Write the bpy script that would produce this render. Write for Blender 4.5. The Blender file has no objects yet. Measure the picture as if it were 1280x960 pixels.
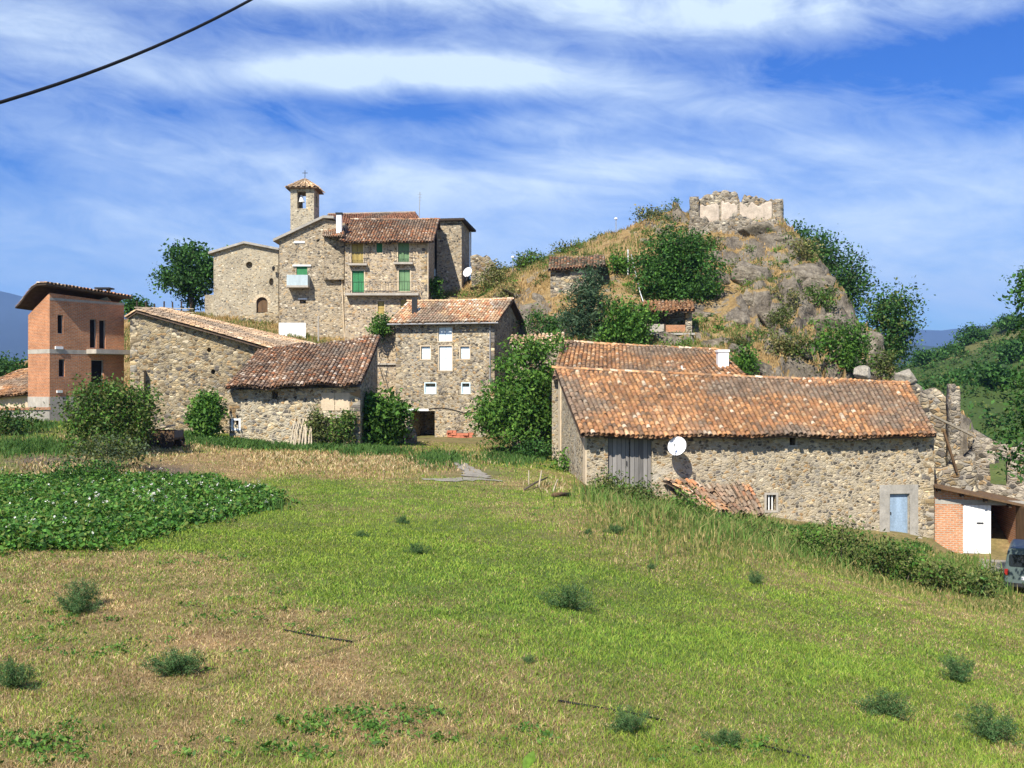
import bpy, math, random
import numpy as np
from mathutils import Vector, Matrix

rnd = random.Random(7)
RNG = np.random.default_rng(11)
scene = bpy.context.scene
COL = scene.collection
F = 1256.0                      # focal length of the photograph in its own pixels
R = math.radians

# ------------------------------------------------------------------ helpers
def wx(px, D): return (px - 640.0) / F * D
def wz(py, D): return (480.0 - py) / F * D
def P(px, py, D): return Vector((wx(px, D), D, wz(py, D)))

def hash3(ix, iy, iz):
    n = (ix.astype(np.int64) * 374761393 + iy.astype(np.int64) * 668265263 + iz.astype(np.int64) * 2147483647) & 0x7fffffff
    n = (n ^ (n >> 13)) * 1274126177 & 0x7fffffff
    n = n ^ (n >> 16)
    return (n & 0xffff) / 65535.0

def vnoise(x, y, z=0.0):
    x = np.asarray(x, float); y = np.asarray(y, float); z = np.zeros_like(x) + z
    ix, iy, iz = np.floor(x), np.floor(y), np.floor(z)
    fx, fy, fz = x - ix, y - iy, z - iz
    fx, fy, fz = [t * t * (3 - 2 * t) for t in (fx, fy, fz)]
    r = 0
    for a in (0, 1):
        for b in (0, 1):
            for c in (0, 1):
                w = (fx if a else 1 - fx) * (fy if b else 1 - fy) * (fz if c else 1 - fz)
                r = r + w * hash3(ix + a, iy + b, iz + c)
    return r

def fbm(x, y, z=0.0, o=4):
    r, a, s = 0, 0.5, 0
    x = np.asarray(x, float); y = np.asarray(y, float); z = np.asarray(z, float)
    for k in range(o):
        r = r + a * vnoise(x + 17.3 * k, y - 9.1 * k, z + 3.7 * k); s += a
        a *= 0.5; x = x * 2.03; y = y * 2.03; z = z * 2.03
    return r / s

def tag(o, label=None, cat=None, group=None, kind=None):
    if label: o['label'] = label
    if cat: o['category'] = cat
    if group: o['group'] = group
    if kind: o['kind'] = kind
    return o

def root(name, loc, label, cat, group=None):
    o = bpy.data.objects.new(name, None); COL.objects.link(o)
    o.location = loc; o.empty_display_size = 0.3
    return tag(o, label, cat, group)

def base_of(o):
    v = Vector((0, 0, 0))
    while o is not None:
        v += Vector(o.location); o = o.parent
    return v

def link_mesh(name, me, mat, parent=None):
    o = bpy.data.objects.new(name, me); COL.objects.link(o)
    if mat is not None: me.materials.append(mat)
    if parent is not None: o.parent = parent
    return o

def np_mesh(name, V, Fc, mat, parent=None, col=None, smooth=False):
    V = np.asarray(V, np.float32).reshape(-1, 3)
    if parent is not None:
        V = V - np.array(base_of(parent), np.float32)
    Fc = np.asarray(Fc, np.int32)
    m, k = Fc.shape
    me = bpy.data.meshes.new(name)
    me.vertices.add(len(V)); me.vertices.foreach_set('co', V.ravel())
    me.loops.add(m * k); me.loops.foreach_set('vertex_index', Fc.ravel())
    me.polygons.add(m); me.polygons.foreach_set('loop_start', np.arange(0, m * k, k, dtype=np.int32))
    if smooth: me.polygons.foreach_set('use_smooth', np.ones(m, bool))
    me.update(calc_edges=True); me.validate()
    if col is not None:
        c = np.ones((len(V), 4), np.float32); c[:, :3] = col
        a = me.color_attributes.new('Col', 'FLOAT_COLOR', 'POINT')
        a.data.foreach_set('color', c.ravel())
    return link_mesh(name, me, mat, parent)

class MB:
    """collects faces in world coordinates, builds ONE mesh object"""
    def __init__(s): s.v = []; s.f = []
    def add(s, vs, fs):
        n = len(s.v); s.v += [tuple(v) for v in vs]; s.f += [tuple(i + n for i in f) for f in fs]; return s
    def box8(s, c):          # c: bottom 4 (ccw from front left), top 4
        return s.add(c, [(3, 2, 1, 0), (4, 5, 6, 7), (0, 1, 5, 4), (1, 2, 6, 5), (2, 3, 7, 6), (3, 0, 4, 7)])
    def box(s, x0, x1, y0, y1, z0, z1):
        return s.box8([(x0, y0, z0), (x1, y0, z0), (x1, y1, z0), (x0, y1, z0), (x0, y0, z1), (x1, y0, z1), (x1, y1, z1), (x0, y1, z1)])
    def prism(s, pts, off):  # planar polygon pts extruded along off
        n = len(pts); a = [Vector(p) for p in pts]; b = [p + Vector(off) for p in a]
        return s.add(a + b, [tuple(range(n - 1, -1, -1)), tuple(range(n, 2 * n))] + [(i, (i + 1) % n, n + (i + 1) % n, n + i) for i in range(n)])
    def bar(s, a, b, w, h=None):
        a = Vector(a); b = Vector(b); d = (b - a).normalized(); h = w if h is None else h
        up = Vector((0, 0, 1)) if abs(d.z) < 0.95 else Vector((0, 1, 0))
        x = d.cross(up).normalized() * w / 2; y = x.cross(d).normalized() * h / 2
        return s.box8([a - x - y, a + x - y, b + x - y, b - x - y, a - x + y, a + x + y, b + x + y, b - x + y])
    def tube(s, pts, rad, n=8, cap=True):
        pts = [Vector(p) for p in pts]; rs = rad if isinstance(rad, (list, tuple)) else [rad] * len(pts)
        vs = []; fs = []
        for i, p in enumerate(pts):
            d = (pts[min(i + 1, len(pts) - 1)] - pts[max(i - 1, 0)]).normalized()
            up = Vector((0, 0, 1)) if abs(d.z) < 0.9 else Vector((1, 0, 0))
            x = d.cross(up).normalized(); y = x.cross(d)
            for k in range(n):
                t = 2 * math.pi * k / n
                vs.append(p + (x * math.cos(t) + y * math.sin(t)) * rs[i])
        for i in range(len(pts) - 1):
            for k in range(n):
                fs.append((i * n + k, i * n + (k + 1) % n, (i + 1) * n + (k + 1) % n, (i + 1) * n + k))
        if cap:
            fs.append(tuple(range(n - 1, -1, -1))); fs.append(tuple(range((len(pts) - 1) * n, len(pts) * n)))
        return s.add(vs, fs)
    def lathe(s, prof, c, n=16, axis='Z'):
        vs = []; fs = []; c = Vector(c)
        for r, h in prof:
            for k in range(n):
                t = 2 * math.pi * k / n
                p = (r * math.cos(t), r * math.sin(t), h)
                if axis == 'X': p = (h, r * math.cos(t), r * math.sin(t))
                if axis == 'Y': p = (r * math.cos(t), h, r * math.sin(t))
                vs.append(c + Vector(p))
        for i in range(len(prof) - 1):
            for k in range(n):
                fs.append((i * n + k, i * n + (k + 1) % n, (i + 1) * n + (k + 1) % n, (i + 1) * n + k))
        return s.add(vs, fs)
    def build(s, name, mat, parent=None, smooth=False):
        b = base_of(parent) if parent is not None else Vector((0, 0, 0))
        me = bpy.data.meshes.new(name)
        me.from_pydata([tuple(Vector(v) - b) for v in s.v], [], s.f)
        if smooth: me.polygons.foreach_set('use_smooth', [True] * len(me.polygons))
        me.update()
        import bmesh
        bm = bmesh.new(); bm.from_mesh(me); bmesh.ops.recalc_face_normals(bm, faces=bm.faces); bm.to_mesh(me); bm.free()
        return link_mesh(name, me, mat, parent)

def cut(obj, cutters):
    """carve real openings out of a solid wall"""
    if not cutters: return
    loc = base_of(obj)
    for m in cutters:
        me = bpy.data.meshes.new('tmp'); me.from_pydata(m.v, [], m.f)
        import bmesh
        bm = bmesh.new(); bm.from_mesh(me); bmesh.ops.recalc_face_normals(bm, faces=bm.faces); bm.to_mesh(me); bm.free()
        t = bpy.data.objects.new('tmp', me); COL.objects.link(t)
        md = obj.modifiers.new('b', 'BOOLEAN'); md.operation = 'DIFFERENCE'; md.object = t; md.solver = 'EXACT'
    bpy.context.view_layer.update()
    dg = bpy.context.evaluated_depsgraph_get()
    new = bpy.data.meshes.new_from_object(obj.evaluated_get(dg))
    old = obj.data; nm = old.name
    tmp = [md.object for md in obj.modifiers]
    obj.modifiers.clear(); obj.data = new; bpy.data.meshes.remove(old); new.name = nm
    for t in tmp:
        d = t.data; bpy.data.objects.remove(t); bpy.data.meshes.remove(d)

def dup(o, loc=None, rz=None, sc=None, label=None, group=None):
    c = o.copy(); COL.objects.link(c)
    if loc is not None: c.location = loc
    if rz is not None: c.rotation_euler = (0, 0, rz)
    if sc is not None: c.scale = (sc, sc, sc) if not isinstance(sc, tuple) else sc
    if label: c['label'] = label
    if group: c['group'] = group
    for ch in list(o.children):
        k = ch.copy(); COL.objects.link(k); k.parent = c
        for g in list(ch.children):
            q = g.copy(); COL.objects.link(q); q.parent = k
    return c

# ------------------------------------------------------------------ materials
def new_mat(name):
    m = bpy.data.materials.new(name); m.use_nodes = True
    nt = m.node_tree; b = nt.nodes['Principled BSDF']
    b.inputs['Roughness'].default_value = 0.85
    b.inputs['Specular IOR Level'].default_value = 0.2
    return m, nt, b

def nd(nt, t, **kw):
    n = nt.nodes.new(t)
    for k, v in kw.items():
        if k in n.inputs.keys():
            s = n.inputs[k]
            if hasattr(v, 'is_linked') or isinstance(v, bpy.types.NodeSocket): nt.links.new(v, s)
            else: s.default_value = v
        else: setattr(n, k, v)
    return n

def mth(nt, op, a, b=None, c=None, clamp=False):
    n = nt.nodes.new('ShaderNodeMath'); n.operation = op; n.use_clamp = clamp
    for i, v in enumerate((a, b, c)):
        if v is None: continue
        if isinstance(v, bpy.types.NodeSocket): nt.links.new(v, n.inputs[i])
        else: n.inputs[i].default_value = v
    return n.outputs[0]

def mix(nt, fac, a, b, blend='MIX'):
    n = nt.nodes.new('ShaderNodeMix'); n.data_type = 'RGBA'; n.blend_type = blend
    for s, v in ((n.inputs[0], fac), (n.inputs[6], a), (n.inputs[7], b)):
        if isinstance(v, bpy.types.NodeSocket): nt.links.new(v, s)
        else: s.default_value = v if not isinstance(v, tuple) or len(v) == 4 else (*v, 1)
    return n.outputs[2]

def ramp(nt, fac, stops, interp='LINEAR'):
    n = nt.nodes.new('ShaderNodeValToRGB'); n.color_ramp.interpolation = interp
    e = n.color_ramp.elements
    while len(e) < len(stops): e.new(0.5)
    for el, (p, c) in zip(e, stops):
        el.position = p; el.color = (*c, 1) if len(c) == 3 else c
    nt.links.new(fac, n.inputs[0]); return n.outputs[0]

def objco(nt, scale=(1, 1, 1)):
    tc = nt.nodes.new('ShaderNodeTexCoord'); mp = nt.nodes.new('ShaderNodeMapping')
    nt.links.new(tc.outputs['Object'], mp.inputs[0]); mp.inputs['Scale'].default_value = scale
    return mp.outputs[0]

def noise(nt, vec, scale, detail=4, rough=0.55, dist=0.0):
    n = nd(nt, 'ShaderNodeTexNoise', Scale=scale, Detail=detail, Roughness=rough, Distortion=dist)
    nt.links.new(vec, n.inputs['Vector']); return n

def bump(nt, b, h, strength=0.6, dist=0.03):
    n = nt.nodes.new('ShaderNodeBump'); n.inputs['Strength'].default_value = strength; n.inputs['Distance'].default_value = dist
    nt.links.new(h, n.inputs['Height']); nt.links.new(n.outputs[0], b.inputs['Normal'])

def stone_mat(name, cols, mortar, size=0.28, mw=0.07, strength=0.8, patch=None, patch_amt=0.0, smear=0.28):
    m, nt, b = new_mat(name)
    s = 1.0 / size
    co = objco(nt, (s, s, s * 1.5))
    wn = noise(nt, co, 0.55, 3)
    vm = nt.nodes.new('ShaderNodeVectorMath'); vm.operation = 'MULTIPLY_ADD'
    nt.links.new(wn.outputs['Color'], vm.inputs[0]); vm.inputs[1].default_value = (1.7, 1.7, 1.3); nt.links.new(co, vm.inputs[2])
    v1 = nd(nt, 'ShaderNodeTexVoronoi', feature='F1'); nt.links.new(vm.outputs[0], v1.inputs['Vector']); v1.inputs['Scale'].default_value = 1
    v2 = nd(nt, 'ShaderNodeTexVoronoi', feature='DISTANCE_TO_EDGE'); nt.links.new(vm.outputs[0], v2.inputs['Vector']); v2.inputs['Scale'].default_value = 1
    sp = nt.nodes.new('ShaderNodeSeparateColor'); nt.links.new(v1.outputs['Color'], sp.inputs[0])
    n = len(cols)
    c = ramp(nt, sp.outputs[0], [(i / n, k) for i, k in enumerate(cols)], 'CONSTANT')
    val = mth(nt, 'MULTIPLY_ADD', sp.outputs[1], 1.0, 0.42)
    cc = nt.nodes.new('ShaderNodeCombineColor')
    for i in range(3): nt.links.new(val, cc.inputs[i])
    c = mix(nt, 1.0, c, cc.outputs[0], 'MULTIPLY')
    fine = noise(nt, objco(nt), 26, 5, 0.65)
    c = mix(nt, 0.5, c, ramp(nt, fine.outputs[0], [(0.25, (0.45, 0.45, 0.45)), (0.75, (1.35, 1.35, 1.35))]), 'MULTIPLY')
    # width of the joints varies across the wall
    big = noise(nt, objco(nt), 0.45, 4, 0.6)
    mwv = mth(nt, 'MULTIPLY_ADD', big.outputs[0], mw * 2.2, -mw * 0.2)
    edge = mth(nt, 'DIVIDE', v2.outputs['Distance'], mwv, clamp=True)
    edge = mth(nt, 'POWER', edge, 1.6)
    # many stones are half smeared over with mortar
    edge = mth(nt, 'MULTIPLY', edge, mth(nt, 'MULTIPLY_ADD', mth(nt, 'GREATER_THAN', sp.outputs[2], smear), 0.75, 0.25))
    mo = mix(nt, 1.0, mortar, ramp(nt, fine.outputs[0], [(0.3, (0.7, 0.7, 0.7)), (0.7, (1.2, 1.2, 1.2))]), 'MULTIPLY')
    c = mix(nt, edge, mo, c)
    st = noise(nt, objco(nt, (1, 1, 0.6)), 0.8, 5, 0.6)
    c = mix(nt, 0.8, c, ramp(nt, st.outputs[0], [(0.3, (0.68, 0.66, 0.64)), (0.52, (1, 1, 1)), (0.72, (1.18, 1.12, 1.0))]), 'MULTIPLY')
    h = mth(nt, 'ADD', mth(nt, 'MINIMUM', v2.outputs['Distance'], 0.22), mth(nt, 'MULTIPLY', fine.outputs[0], 0.10))
    h = mth(nt, 'ADD', h, mth(nt, 'MULTIPLY', sp.outputs[2], 0.12))
    if patch is not None:
        pn = noise(nt, objco(nt), 0.55, 5, 0.62)
        pm = ramp(nt, pn.outputs[0], [(0.62 - patch_amt, (0, 0, 0)), (0.68 - patch_amt, (1, 1, 1))])
        c = mix(nt, pm, c, mix(nt, 0.6, patch, ramp(nt, fine.outputs[0], [(0.3, (0.7, 0.7, 0.7)), (0.7, (1.25, 1.25, 1.25))]), 'MULTIPLY'))
        h = mth(nt, 'MULTIPLY', h, mth(nt, 'SUBTRACT', 1.0, mth(nt, 'MULTIPLY', pm, 0.8)))
    nt.links.new(c, b.inputs['Base Color'])
    bump(nt, b, h, strength, 0.22 * size / 0.28)
    b.inputs['Roughness'].default_value = 0.95
    return m

def plain_mat(name, col, rough=0.8, var=0.25, scale=3.0, bmp=0.15, spec=0.2, streak=False):
    m, nt, b = new_mat(name)
    co = objco(nt, (1, 1, 0.25) if streak else (1, 1, 1))
    n1 = noise(nt, co, scale, 6, 0.65); n2 = noise(nt, objco(nt), scale * 9, 4, 0.6)
    lo, hi = 1 - var, 1 + var * 0.7
    c = mix(nt, 1.0, (*col, 1), ramp(nt, n1.outputs[0], [(0.3, (lo, lo, lo)), (0.7, (hi, hi, hi))]), 'MULTIPLY')
    c = mix(nt, 0.5, c, ramp(nt, n2.outputs[0], [(0.3, (lo, lo, lo)), (0.7, (hi, hi, hi))]), 'MULTIPLY')
    nt.links.new(c, b.inputs['Base Color']); b.inputs['Roughness'].default_value = rough
    b.inputs['Specular IOR Level'].default_value = spec
    if bmp: bump(nt, b, n2.outputs[0], bmp, 0.02)
    return m

def attr_mat(name, transl=0.0, rough=0.8, nscale=0, nvar=0.3, bmp=0.0):
    m, nt, b = new_mat(name)
    a = nd(nt, 'ShaderNodeAttribute', attribute_name='Col')
    c = a.outputs['Color']
    if nscale:
        n = noise(nt, objco(nt), nscale, 5, 0.65)
        c = mix(nt, 1.0, c, ramp(nt, n.outputs[0], [(0.3, (1 - nvar,) * 3), (0.7, (1 + nvar,) * 3)]), 'MULTIPLY')
        if bmp: bump(nt, b, n.outputs[0], bmp, 0.05)
    nt.links.new(c, b.inputs['Base Color']); b.inputs['Roughness'].default_value = rough
    if transl:
        t = nt.nodes.new('ShaderNodeBsdfTranslucent')
        tc = mix(nt, 1.0, c, (1.25, 1.35, 0.6, 1), 'MULTIPLY'); nt.links.new(tc, t.inputs[0])
        ms = nt.nodes.new('ShaderNodeMixShader'); ms.inputs[0].default_value = transl
        nt.links.new(b.outputs[0], ms.inputs[1]); nt.links.new(t.outputs[0], ms.inputs[2])
        nt.links.new(ms.outputs[0], nt.nodes['Material Output'].inputs[0])
    return m

def brick_mat(name, c1, c2, mortar, bw=0.26, bh=0.085, ms=0.014, ka=1.0, kb=-0.2):
    m, nt, b = new_mat(name)
    tc = nt.nodes.new('ShaderNodeTexCoord'); sp = nt.nodes.new('ShaderNodeSeparateXYZ'); nt.links.new(tc.outputs['Object'], sp.inputs[0])
    u = mth(nt, 'ADD', mth(nt, 'MULTIPLY', sp.outputs[0], ka), mth(nt, 'MULTIPLY', sp.outputs[1], kb))
    cb = nt.nodes.new('ShaderNodeCombineXYZ'); nt.links.new(u, cb.inputs[0]); nt.links.new(sp.outputs[2], cb.inputs[1])
    bt = nd(nt, 'ShaderNodeTexBrick', Color1=(*c1, 1), Color2=(*c2, 1), Mortar=(*mortar, 1), Scale=1.0)
    bt.inputs['Mortar Size'].default_value = ms; bt.inputs['Brick Width'].default_value = bw; bt.inputs['Row Height'].default_value = bh
    nt.links.new(cb.outputs[0], bt.inputs['Vector'])
    n1 = noise(nt, objco(nt), 1.1, 5, 0.65); n2 = noise(nt, objco(nt, (3, 3, 9)), 3.0, 3)
    c = mix(nt, 0.85, bt.outputs[0], ramp(nt, n1.outputs[0], [(0.3, (0.72, 0.7, 0.7)), (0.7, (1.2, 1.15, 1.1))]), 'MULTIPLY')
    c = mix(nt, 0.7, c, ramp(nt, n2.outputs[0], [(0.3, (0.6, 0.6, 0.6)), (0.7, (1.3, 1.25, 1.2))]), 'MULTIPLY')
    nt.links.new(c, b.inputs['Base Color'])
    bump(nt, b, mth(nt, 'SUBTRACT', n2.outputs[0], bt.outputs['Fac']), 0.5, 0.02)
    return m

def wood_mat(name, col, board=0.18, dark=0.4):
    m, nt, b = new_mat(name)
    tc = nt.nodes.new('ShaderNodeTexCoord'); sp = nt.nodes.new('ShaderNodeSeparateXYZ'); nt.links.new(tc.outputs['Object'], sp.inputs[0])
    u = mth(nt, 'DIVIDE', sp.outputs[0], board)
    fl = mth(nt, 'FLOOR', u); fr = mth(nt, 'FRACT', u)
    wn = nd(nt, 'ShaderNodeTexWhiteNoise', noise_dimensions='1D'); nt.links.new(fl, wn.inputs['W'])
    g = noise(nt, objco(nt, (14, 14, 0.8)), 2.0, 6, 0.6)
    v = mth(nt, 'ADD', mth(nt, 'MULTIPLY', wn.outputs[0], 0.5), mth(nt, 'MULTIPLY', g.outputs[0], 0.6))
    c = mix(nt, 1.0, (*col, 1), ramp(nt, v, [(0.2, (dark,) * 3), (0.9, (1.45,) * 3)]), 'MULTIPLY')
    gap = mth(nt, 'LESS_THAN', mth(nt, 'ABSOLUTE', mth(nt, 'SUBTRACT', fr, 0.5)), 0.46)
    c = mix(nt, gap, (0.02, 0.018, 0.015, 1), c)
    nt.links.new(c, b.inputs['Base Color']); bump(nt, b, mth(nt, 'ADD', gap, g.outputs[0]), 0.5, 0.015)
    return m

def rock_mat(name, cols, scale=0.6):
    m, nt, b = new_mat(name)
    n1 = noise(nt, objco(nt, (1, 1, 1.8)), scale, 9, 0.68, 0.6); n2 = noise(nt, objco(nt), scale * 6, 7, 0.7)
    c = ramp(nt, n1.outputs[0], [(0.28 + 0.5 * i / len(cols), k) for i, k in enumerate(cols)])
    c = mix(nt, 0.8, c, ramp(nt, n2.outputs[0], [(0.3, (0.45, 0.45, 0.45)), (0.72, (1.4, 1.38, 1.3))]), 'MULTIPLY')
    nt.links.new(c, b.inputs['Base Color'])
    bump(nt, b, mth(nt, 'ADD', n1.outputs[0], mth(nt, 'MULTIPLY', n2.outputs[0], 0.35)), 0.9, 0.5)
    return m

M = {}
warm = [(0.40, 0.30, 0.165), (0.20, 0.165, 0.125), (0.47, 0.38, 0.24), (0.30, 0.23, 0.14), (0.13, 0.115, 0.10), (0.51, 0.43, 0.30), (0.36, 0.235, 0.115), (0.26, 0.235, 0.195)]
grey = [(0.31, 0.26, 0.18), (0.18, 0.155, 0.12), (0.40, 0.345, 0.25), (0.25, 0.205, 0.145), (0.12, 0.11, 0.095), (0.44, 0.39, 0.30), (0.34, 0.24, 0.13), (0.25, 0.22, 0.175)]
M['stone_barn'] = stone_mat('rubble_barn', [tuple(k * 0.98 for k in c) for c in warm], (0.47, 0.40, 0.29, 1), 0.185, 0.15, 0.7, (0.44, 0.39, 0.31, 1), -0.01, smear=.34)
M['stone_big'] = stone_mat('rubble_large_house', [tuple(k * .92 for k in c) for c in warm], (0.38, 0.31, 0.20, 1), 0.235, 0.08, 0.8)
M['stone_left'] = stone_mat('rubble_small_barn', [tuple(k * 1.1 for k in c) for c in warm], (0.50, 0.44, 0.32, 1), 0.23, 0.13, 0.8)
M['stone_blue'] = stone_mat('rubble_blue_windows', warm, (0.44, 0.38, 0.28, 1), 0.21, 0.12, 0.8, (0.42, 0.37, 0.28, 1), -0.02)
M['stone_up'] = stone_mat('rubble_upper', [tuple(k * 1.15 for k in c) for c in grey], (0.44, 0.36, 0.25, 1), 0.22, 0.15, 0.7)
M['stone_church'] = stone_mat('rubble_church', [tuple(k * 1.2 for k in c) for c in grey], (0.46, 0.40, 0.29, 1), 0.17, 0.22, 0.6, smear=.4)
M['stone_green'] = stone_mat('rubble_green_shutters', [tuple(k * 1.1 for k in c) for c in warm], (0.50, 0.40, 0.28, 1), 0.21, 0.18, 0.6)
M['stone_ruin'] = stone_mat('rubble_ruin', [tuple(k * 0.98 for k in c) for c in warm], (0.36, 0.32, 0.25, 1), 0.33, 0.06, 1.0)
M['stone_castle'] = stone_mat('rubble_castle', [tuple(k * 0.98 for k in c) for c in grey], (0.38, 0.33, 0.26, 1), 0.26, 0.09, 0.9, (0.46, 0.39, 0.31, 1), -0.04)
M['plaster'] = plain_mat('cream_plaster', (0.60, 0.48, 0.33), var=0.2, scale=2)
M['old_plaster'] = plain_mat('old_wall_plaster', (0.50, 0.415, 0.325), var=0.35, scale=1.3, bmp=0.4)
M['grey_render'] = plain_mat('grey_render', (0.36, 0.335, 0.29), var=0.3, scale=1.6)
M['concrete'] = plain_mat('concrete', (0.42, 0.38, 0.32), var=0.25, scale=2)
M['white'] = plain_mat('white_paint', (0.80, 0.80, 0.78), var=0.10, scale=2, bmp=0.03, rough=0.6, streak=True)
M['white_metal'] = plain_mat('white_enamel', (0.80, 0.80, 0.80), var=0.05, bmp=0, rough=0.4)
M['shutter_white'] = plain_mat('bluish_white_paint', (0.70, 0.80, 0.84), var=0.08, scale=2, bmp=0.03, rough=0.6, streak=True)
M['balcony_paint'] = plain_mat('grey_blue_panel', (0.44, 0.52, 0.54), var=0.2, scale=2, bmp=0.05, rough=0.6, streak=True)
M['pale_blue'] = plain_mat('pale_blue_paint', (0.62, 0.76, 0.80), var=0.14, scale=2, bmp=0.03, rough=0.6, streak=True)
M['blue_door'] = plain_mat('faded_blue_paint', (0.27, 0.36, 0.46), var=0.35, scale=1.6, bmp=0.05, rough=0.6, streak=True)
M['green_shutter'] = plain_mat('green_paint', (0.05, 0.22, 0.09), var=0.25, scale=3, bmp=0.05, streak=True)
M['sage_shutter'] = plain_mat('faded_green_paint', (0.15, 0.26, 0.13), var=0.25, scale=3, bmp=0.05, streak=True)
M['ochre_shutter'] = plain_mat('ochre_paint', (0.40, 0.30, 0.10), var=0.25, scale=3, bmp=0.05, streak=True)
M['brown_wood'] = plain_mat('brown_wood', (0.14, 0.085, 0.045), var=0.4, scale=4, streak=True)
M['dark_wood'] = plain_mat('dark_timber', (0.055, 0.038, 0.025), var=0.4, scale=4)
M['pole_wood'] = plain_mat('weathered_pole', (0.50, 0.42, 0.30), var=0.35, scale=6)
M['planks'] = wood_mat('grey_planks', (0.23, 0.215, 0.20), 0.2)
M['brick'] = brick_mat('red_brick', (0.56, 0.22, 0.085), (0.44, 0.165, 0.065), (0.40, 0.32, 0.24), ka=1.407, kb=0.147)
M['brick_garage'] = brick_mat('orange_brick', (0.60, 0.27, 0.13), (0.50, 0.21, 0.10), (0.50, 0.40, 0.30), 0.28, 0.10, 0.02)
M['tile'] = attr_mat('clay_tiles', 0, 0.9, 9.0, 0.38, 0.25)
M['leaf'] = attr_mat('leaves', 0.22, 0.6)
M['grass'] = attr_mat('grass_blades', 0.25, 0.7)
M['ground'] = attr_mat('earth', 0, 0.95, 5.0, 0.35, 0.5)
M['bark'] = plain_mat('bark', (0.12, 0.095, 0.07), var=0.5, scale=8, bmp=0.4)
M['metal'] = plain_mat('grey_metal', (0.30, 0.30, 0.30), rough=0.5, var=0.2)
M['dark_metal'] = plain_mat('dark_metal', (0.03, 0.03, 0.032), rough=0.5, var=0.3)
M['cable'] = plain_mat('black_rubber', (0.012, 0.012, 0.014), rough=0.6, var=0.2, bmp=0)
M['bronze'] = plain_mat('bronze', (0.16, 0.13, 0.08), rough=0.5, var=0.3)
M['van_paint'] = plain_mat('grey_green_paint', (0.10, 0.135, 0.125), rough=0.4, var=0.15, bmp=0, spec=0.5)
M['gravel'] = plain_mat('gravel', (0.31, 0.28, 0.225), var=0.4, scale=4, bmp=0.6)
M['red_plastic'] = plain_mat('tail_lamp_red', (0.30, 0.02, 0.015), rough=0.3, var=0.1, bmp=0, spec=0.5)
M['cornerstone'] = stone_mat('corner_stones', [tuple(k * 1.05 for k in c) for c in warm], (0.44, 0.37, 0.26, 1), 0.45, 0.02, 0.5)
M['rock'] = rock_mat('grey_rock', [(0.04, 0.035, 0.03), (0.16, 0.135, 0.10), (0.28, 0.24, 0.185), (0.38, 0.335, 0.26)], 1.1)
m_, nt_, b_ = new_mat('window_glass'); b_.inputs['Base Color'].default_value = (0.02, 0.025, 0.03, 1); b_.inputs['Roughness'].default_value = 0.08; b_.inputs['Specular IOR Level'].default_value = 0.6
M['glass'] = m_
m_, nt_, b_ = new_mat('painted_dark_inside'); b_.inputs['Base Color'].default_value = (0.012, 0.010, 0.009, 1); b_.inputs['Roughness'].default_value = 1
M['dark'] = m_
# ------------------------------------------------------------------ terrain
def rbf(pts, beta=1.25):
    A = np.array([(p.x, p.y) for p in pts]); z = np.array([p.z for p in pts])
    d = np.linalg.norm(A[:, None] - A[None], axis=2) ** beta
    n = len(A); K = np.zeros((n + 1, n + 1)); K[:n, :n] = d + np.eye(n) * -0.02; K[:n, n] = 1; K[n, :n] = 1
    w = np.linalg.solve(K, np.append(z, 0))
    def f(x, y):
        x = np.asarray(x, float); y = np.asarray(y, float); s = x.shape
        x = x.ravel(); y = y.ravel(); out = np.empty(len(x))
        for i in range(0, len(x), 20000):
            q = np.stack([x[i:i + 20000], y[i:i + 20000]], 1)
            dd = ((q[:, None, 0] - A[None, :, 0]) ** 2 + (q[:, None, 1] - A[None, :, 1]) ** 2) ** (beta / 2)
            out[i:i + 20000] = dd @ w[:n] + w[n]
        return out.reshape(s)
    return f

gp = [P(*t) for t in [
    (0, 960, 9), (320, 960, 9.2), (640, 960, 9.5), (960, 960, 10.5), (1280, 960, 12), (1280, 870, 19), (1280, 780, 29), (1100, 735, 33.5), (1200, 745, 34),
    (640, 800, 15), (640, 700, 23), (640, 620, 37), (640, 585, 48), (320, 700, 21), (320, 600, 38), (320, 562, 54), (0, 700, 20), (0, 600, 38),
    (0, 527, 55), (70, 534, 54), (110, 551, 49), (200, 545, 60), (960, 800, 19), (960, 700, 29), (1280, 735, 38), (1180, 692, 47), (1280, 695, 46), (800, 640, 34), (800, 800, 17),
    (900, 660, 38), (740, 606, 45), (900, 640, 45), (1050, 662, 46), (1168, 674, 46.8), (700, 590, 49), (700, 570, 58), (560, 548, 70), (600, 553, 64), (480, 556, 58), (400, 558, 56), (290, 550, 56),
    (1200, 590, 56), (1250, 612, 52), (1330, 620, 52), (1200, 560, 75), (500, 548, 73), (430, 540, 66), (120, 530, 62), (-60, 520, 66), (-200, 520, 60), (-300, 600, 40), (-300, 800, 14),
    (1500, 800, 28), (1500, 640, 50), (900, 560, 58), (1050, 560, 60), (1500, 560, 80)]]
gp += [Vector(t) for t in [(0, 0, -1.62), (-8, 1, -1.6), (8, 1, -1.9), (0, -10, -1.4), (-20, -10, -1.4), (20, -10, -2.2), (0, 4.5, -2.55), (-6, 5, -2.5), (6, 5, -2.8),
                           (-40, 85, -3), (0, 85, -3.5), (40, 85, -6), (0, 125, -9), (-60, 125, -9), (60, 120, -11)]]
g0 = rbf(gp)
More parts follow.
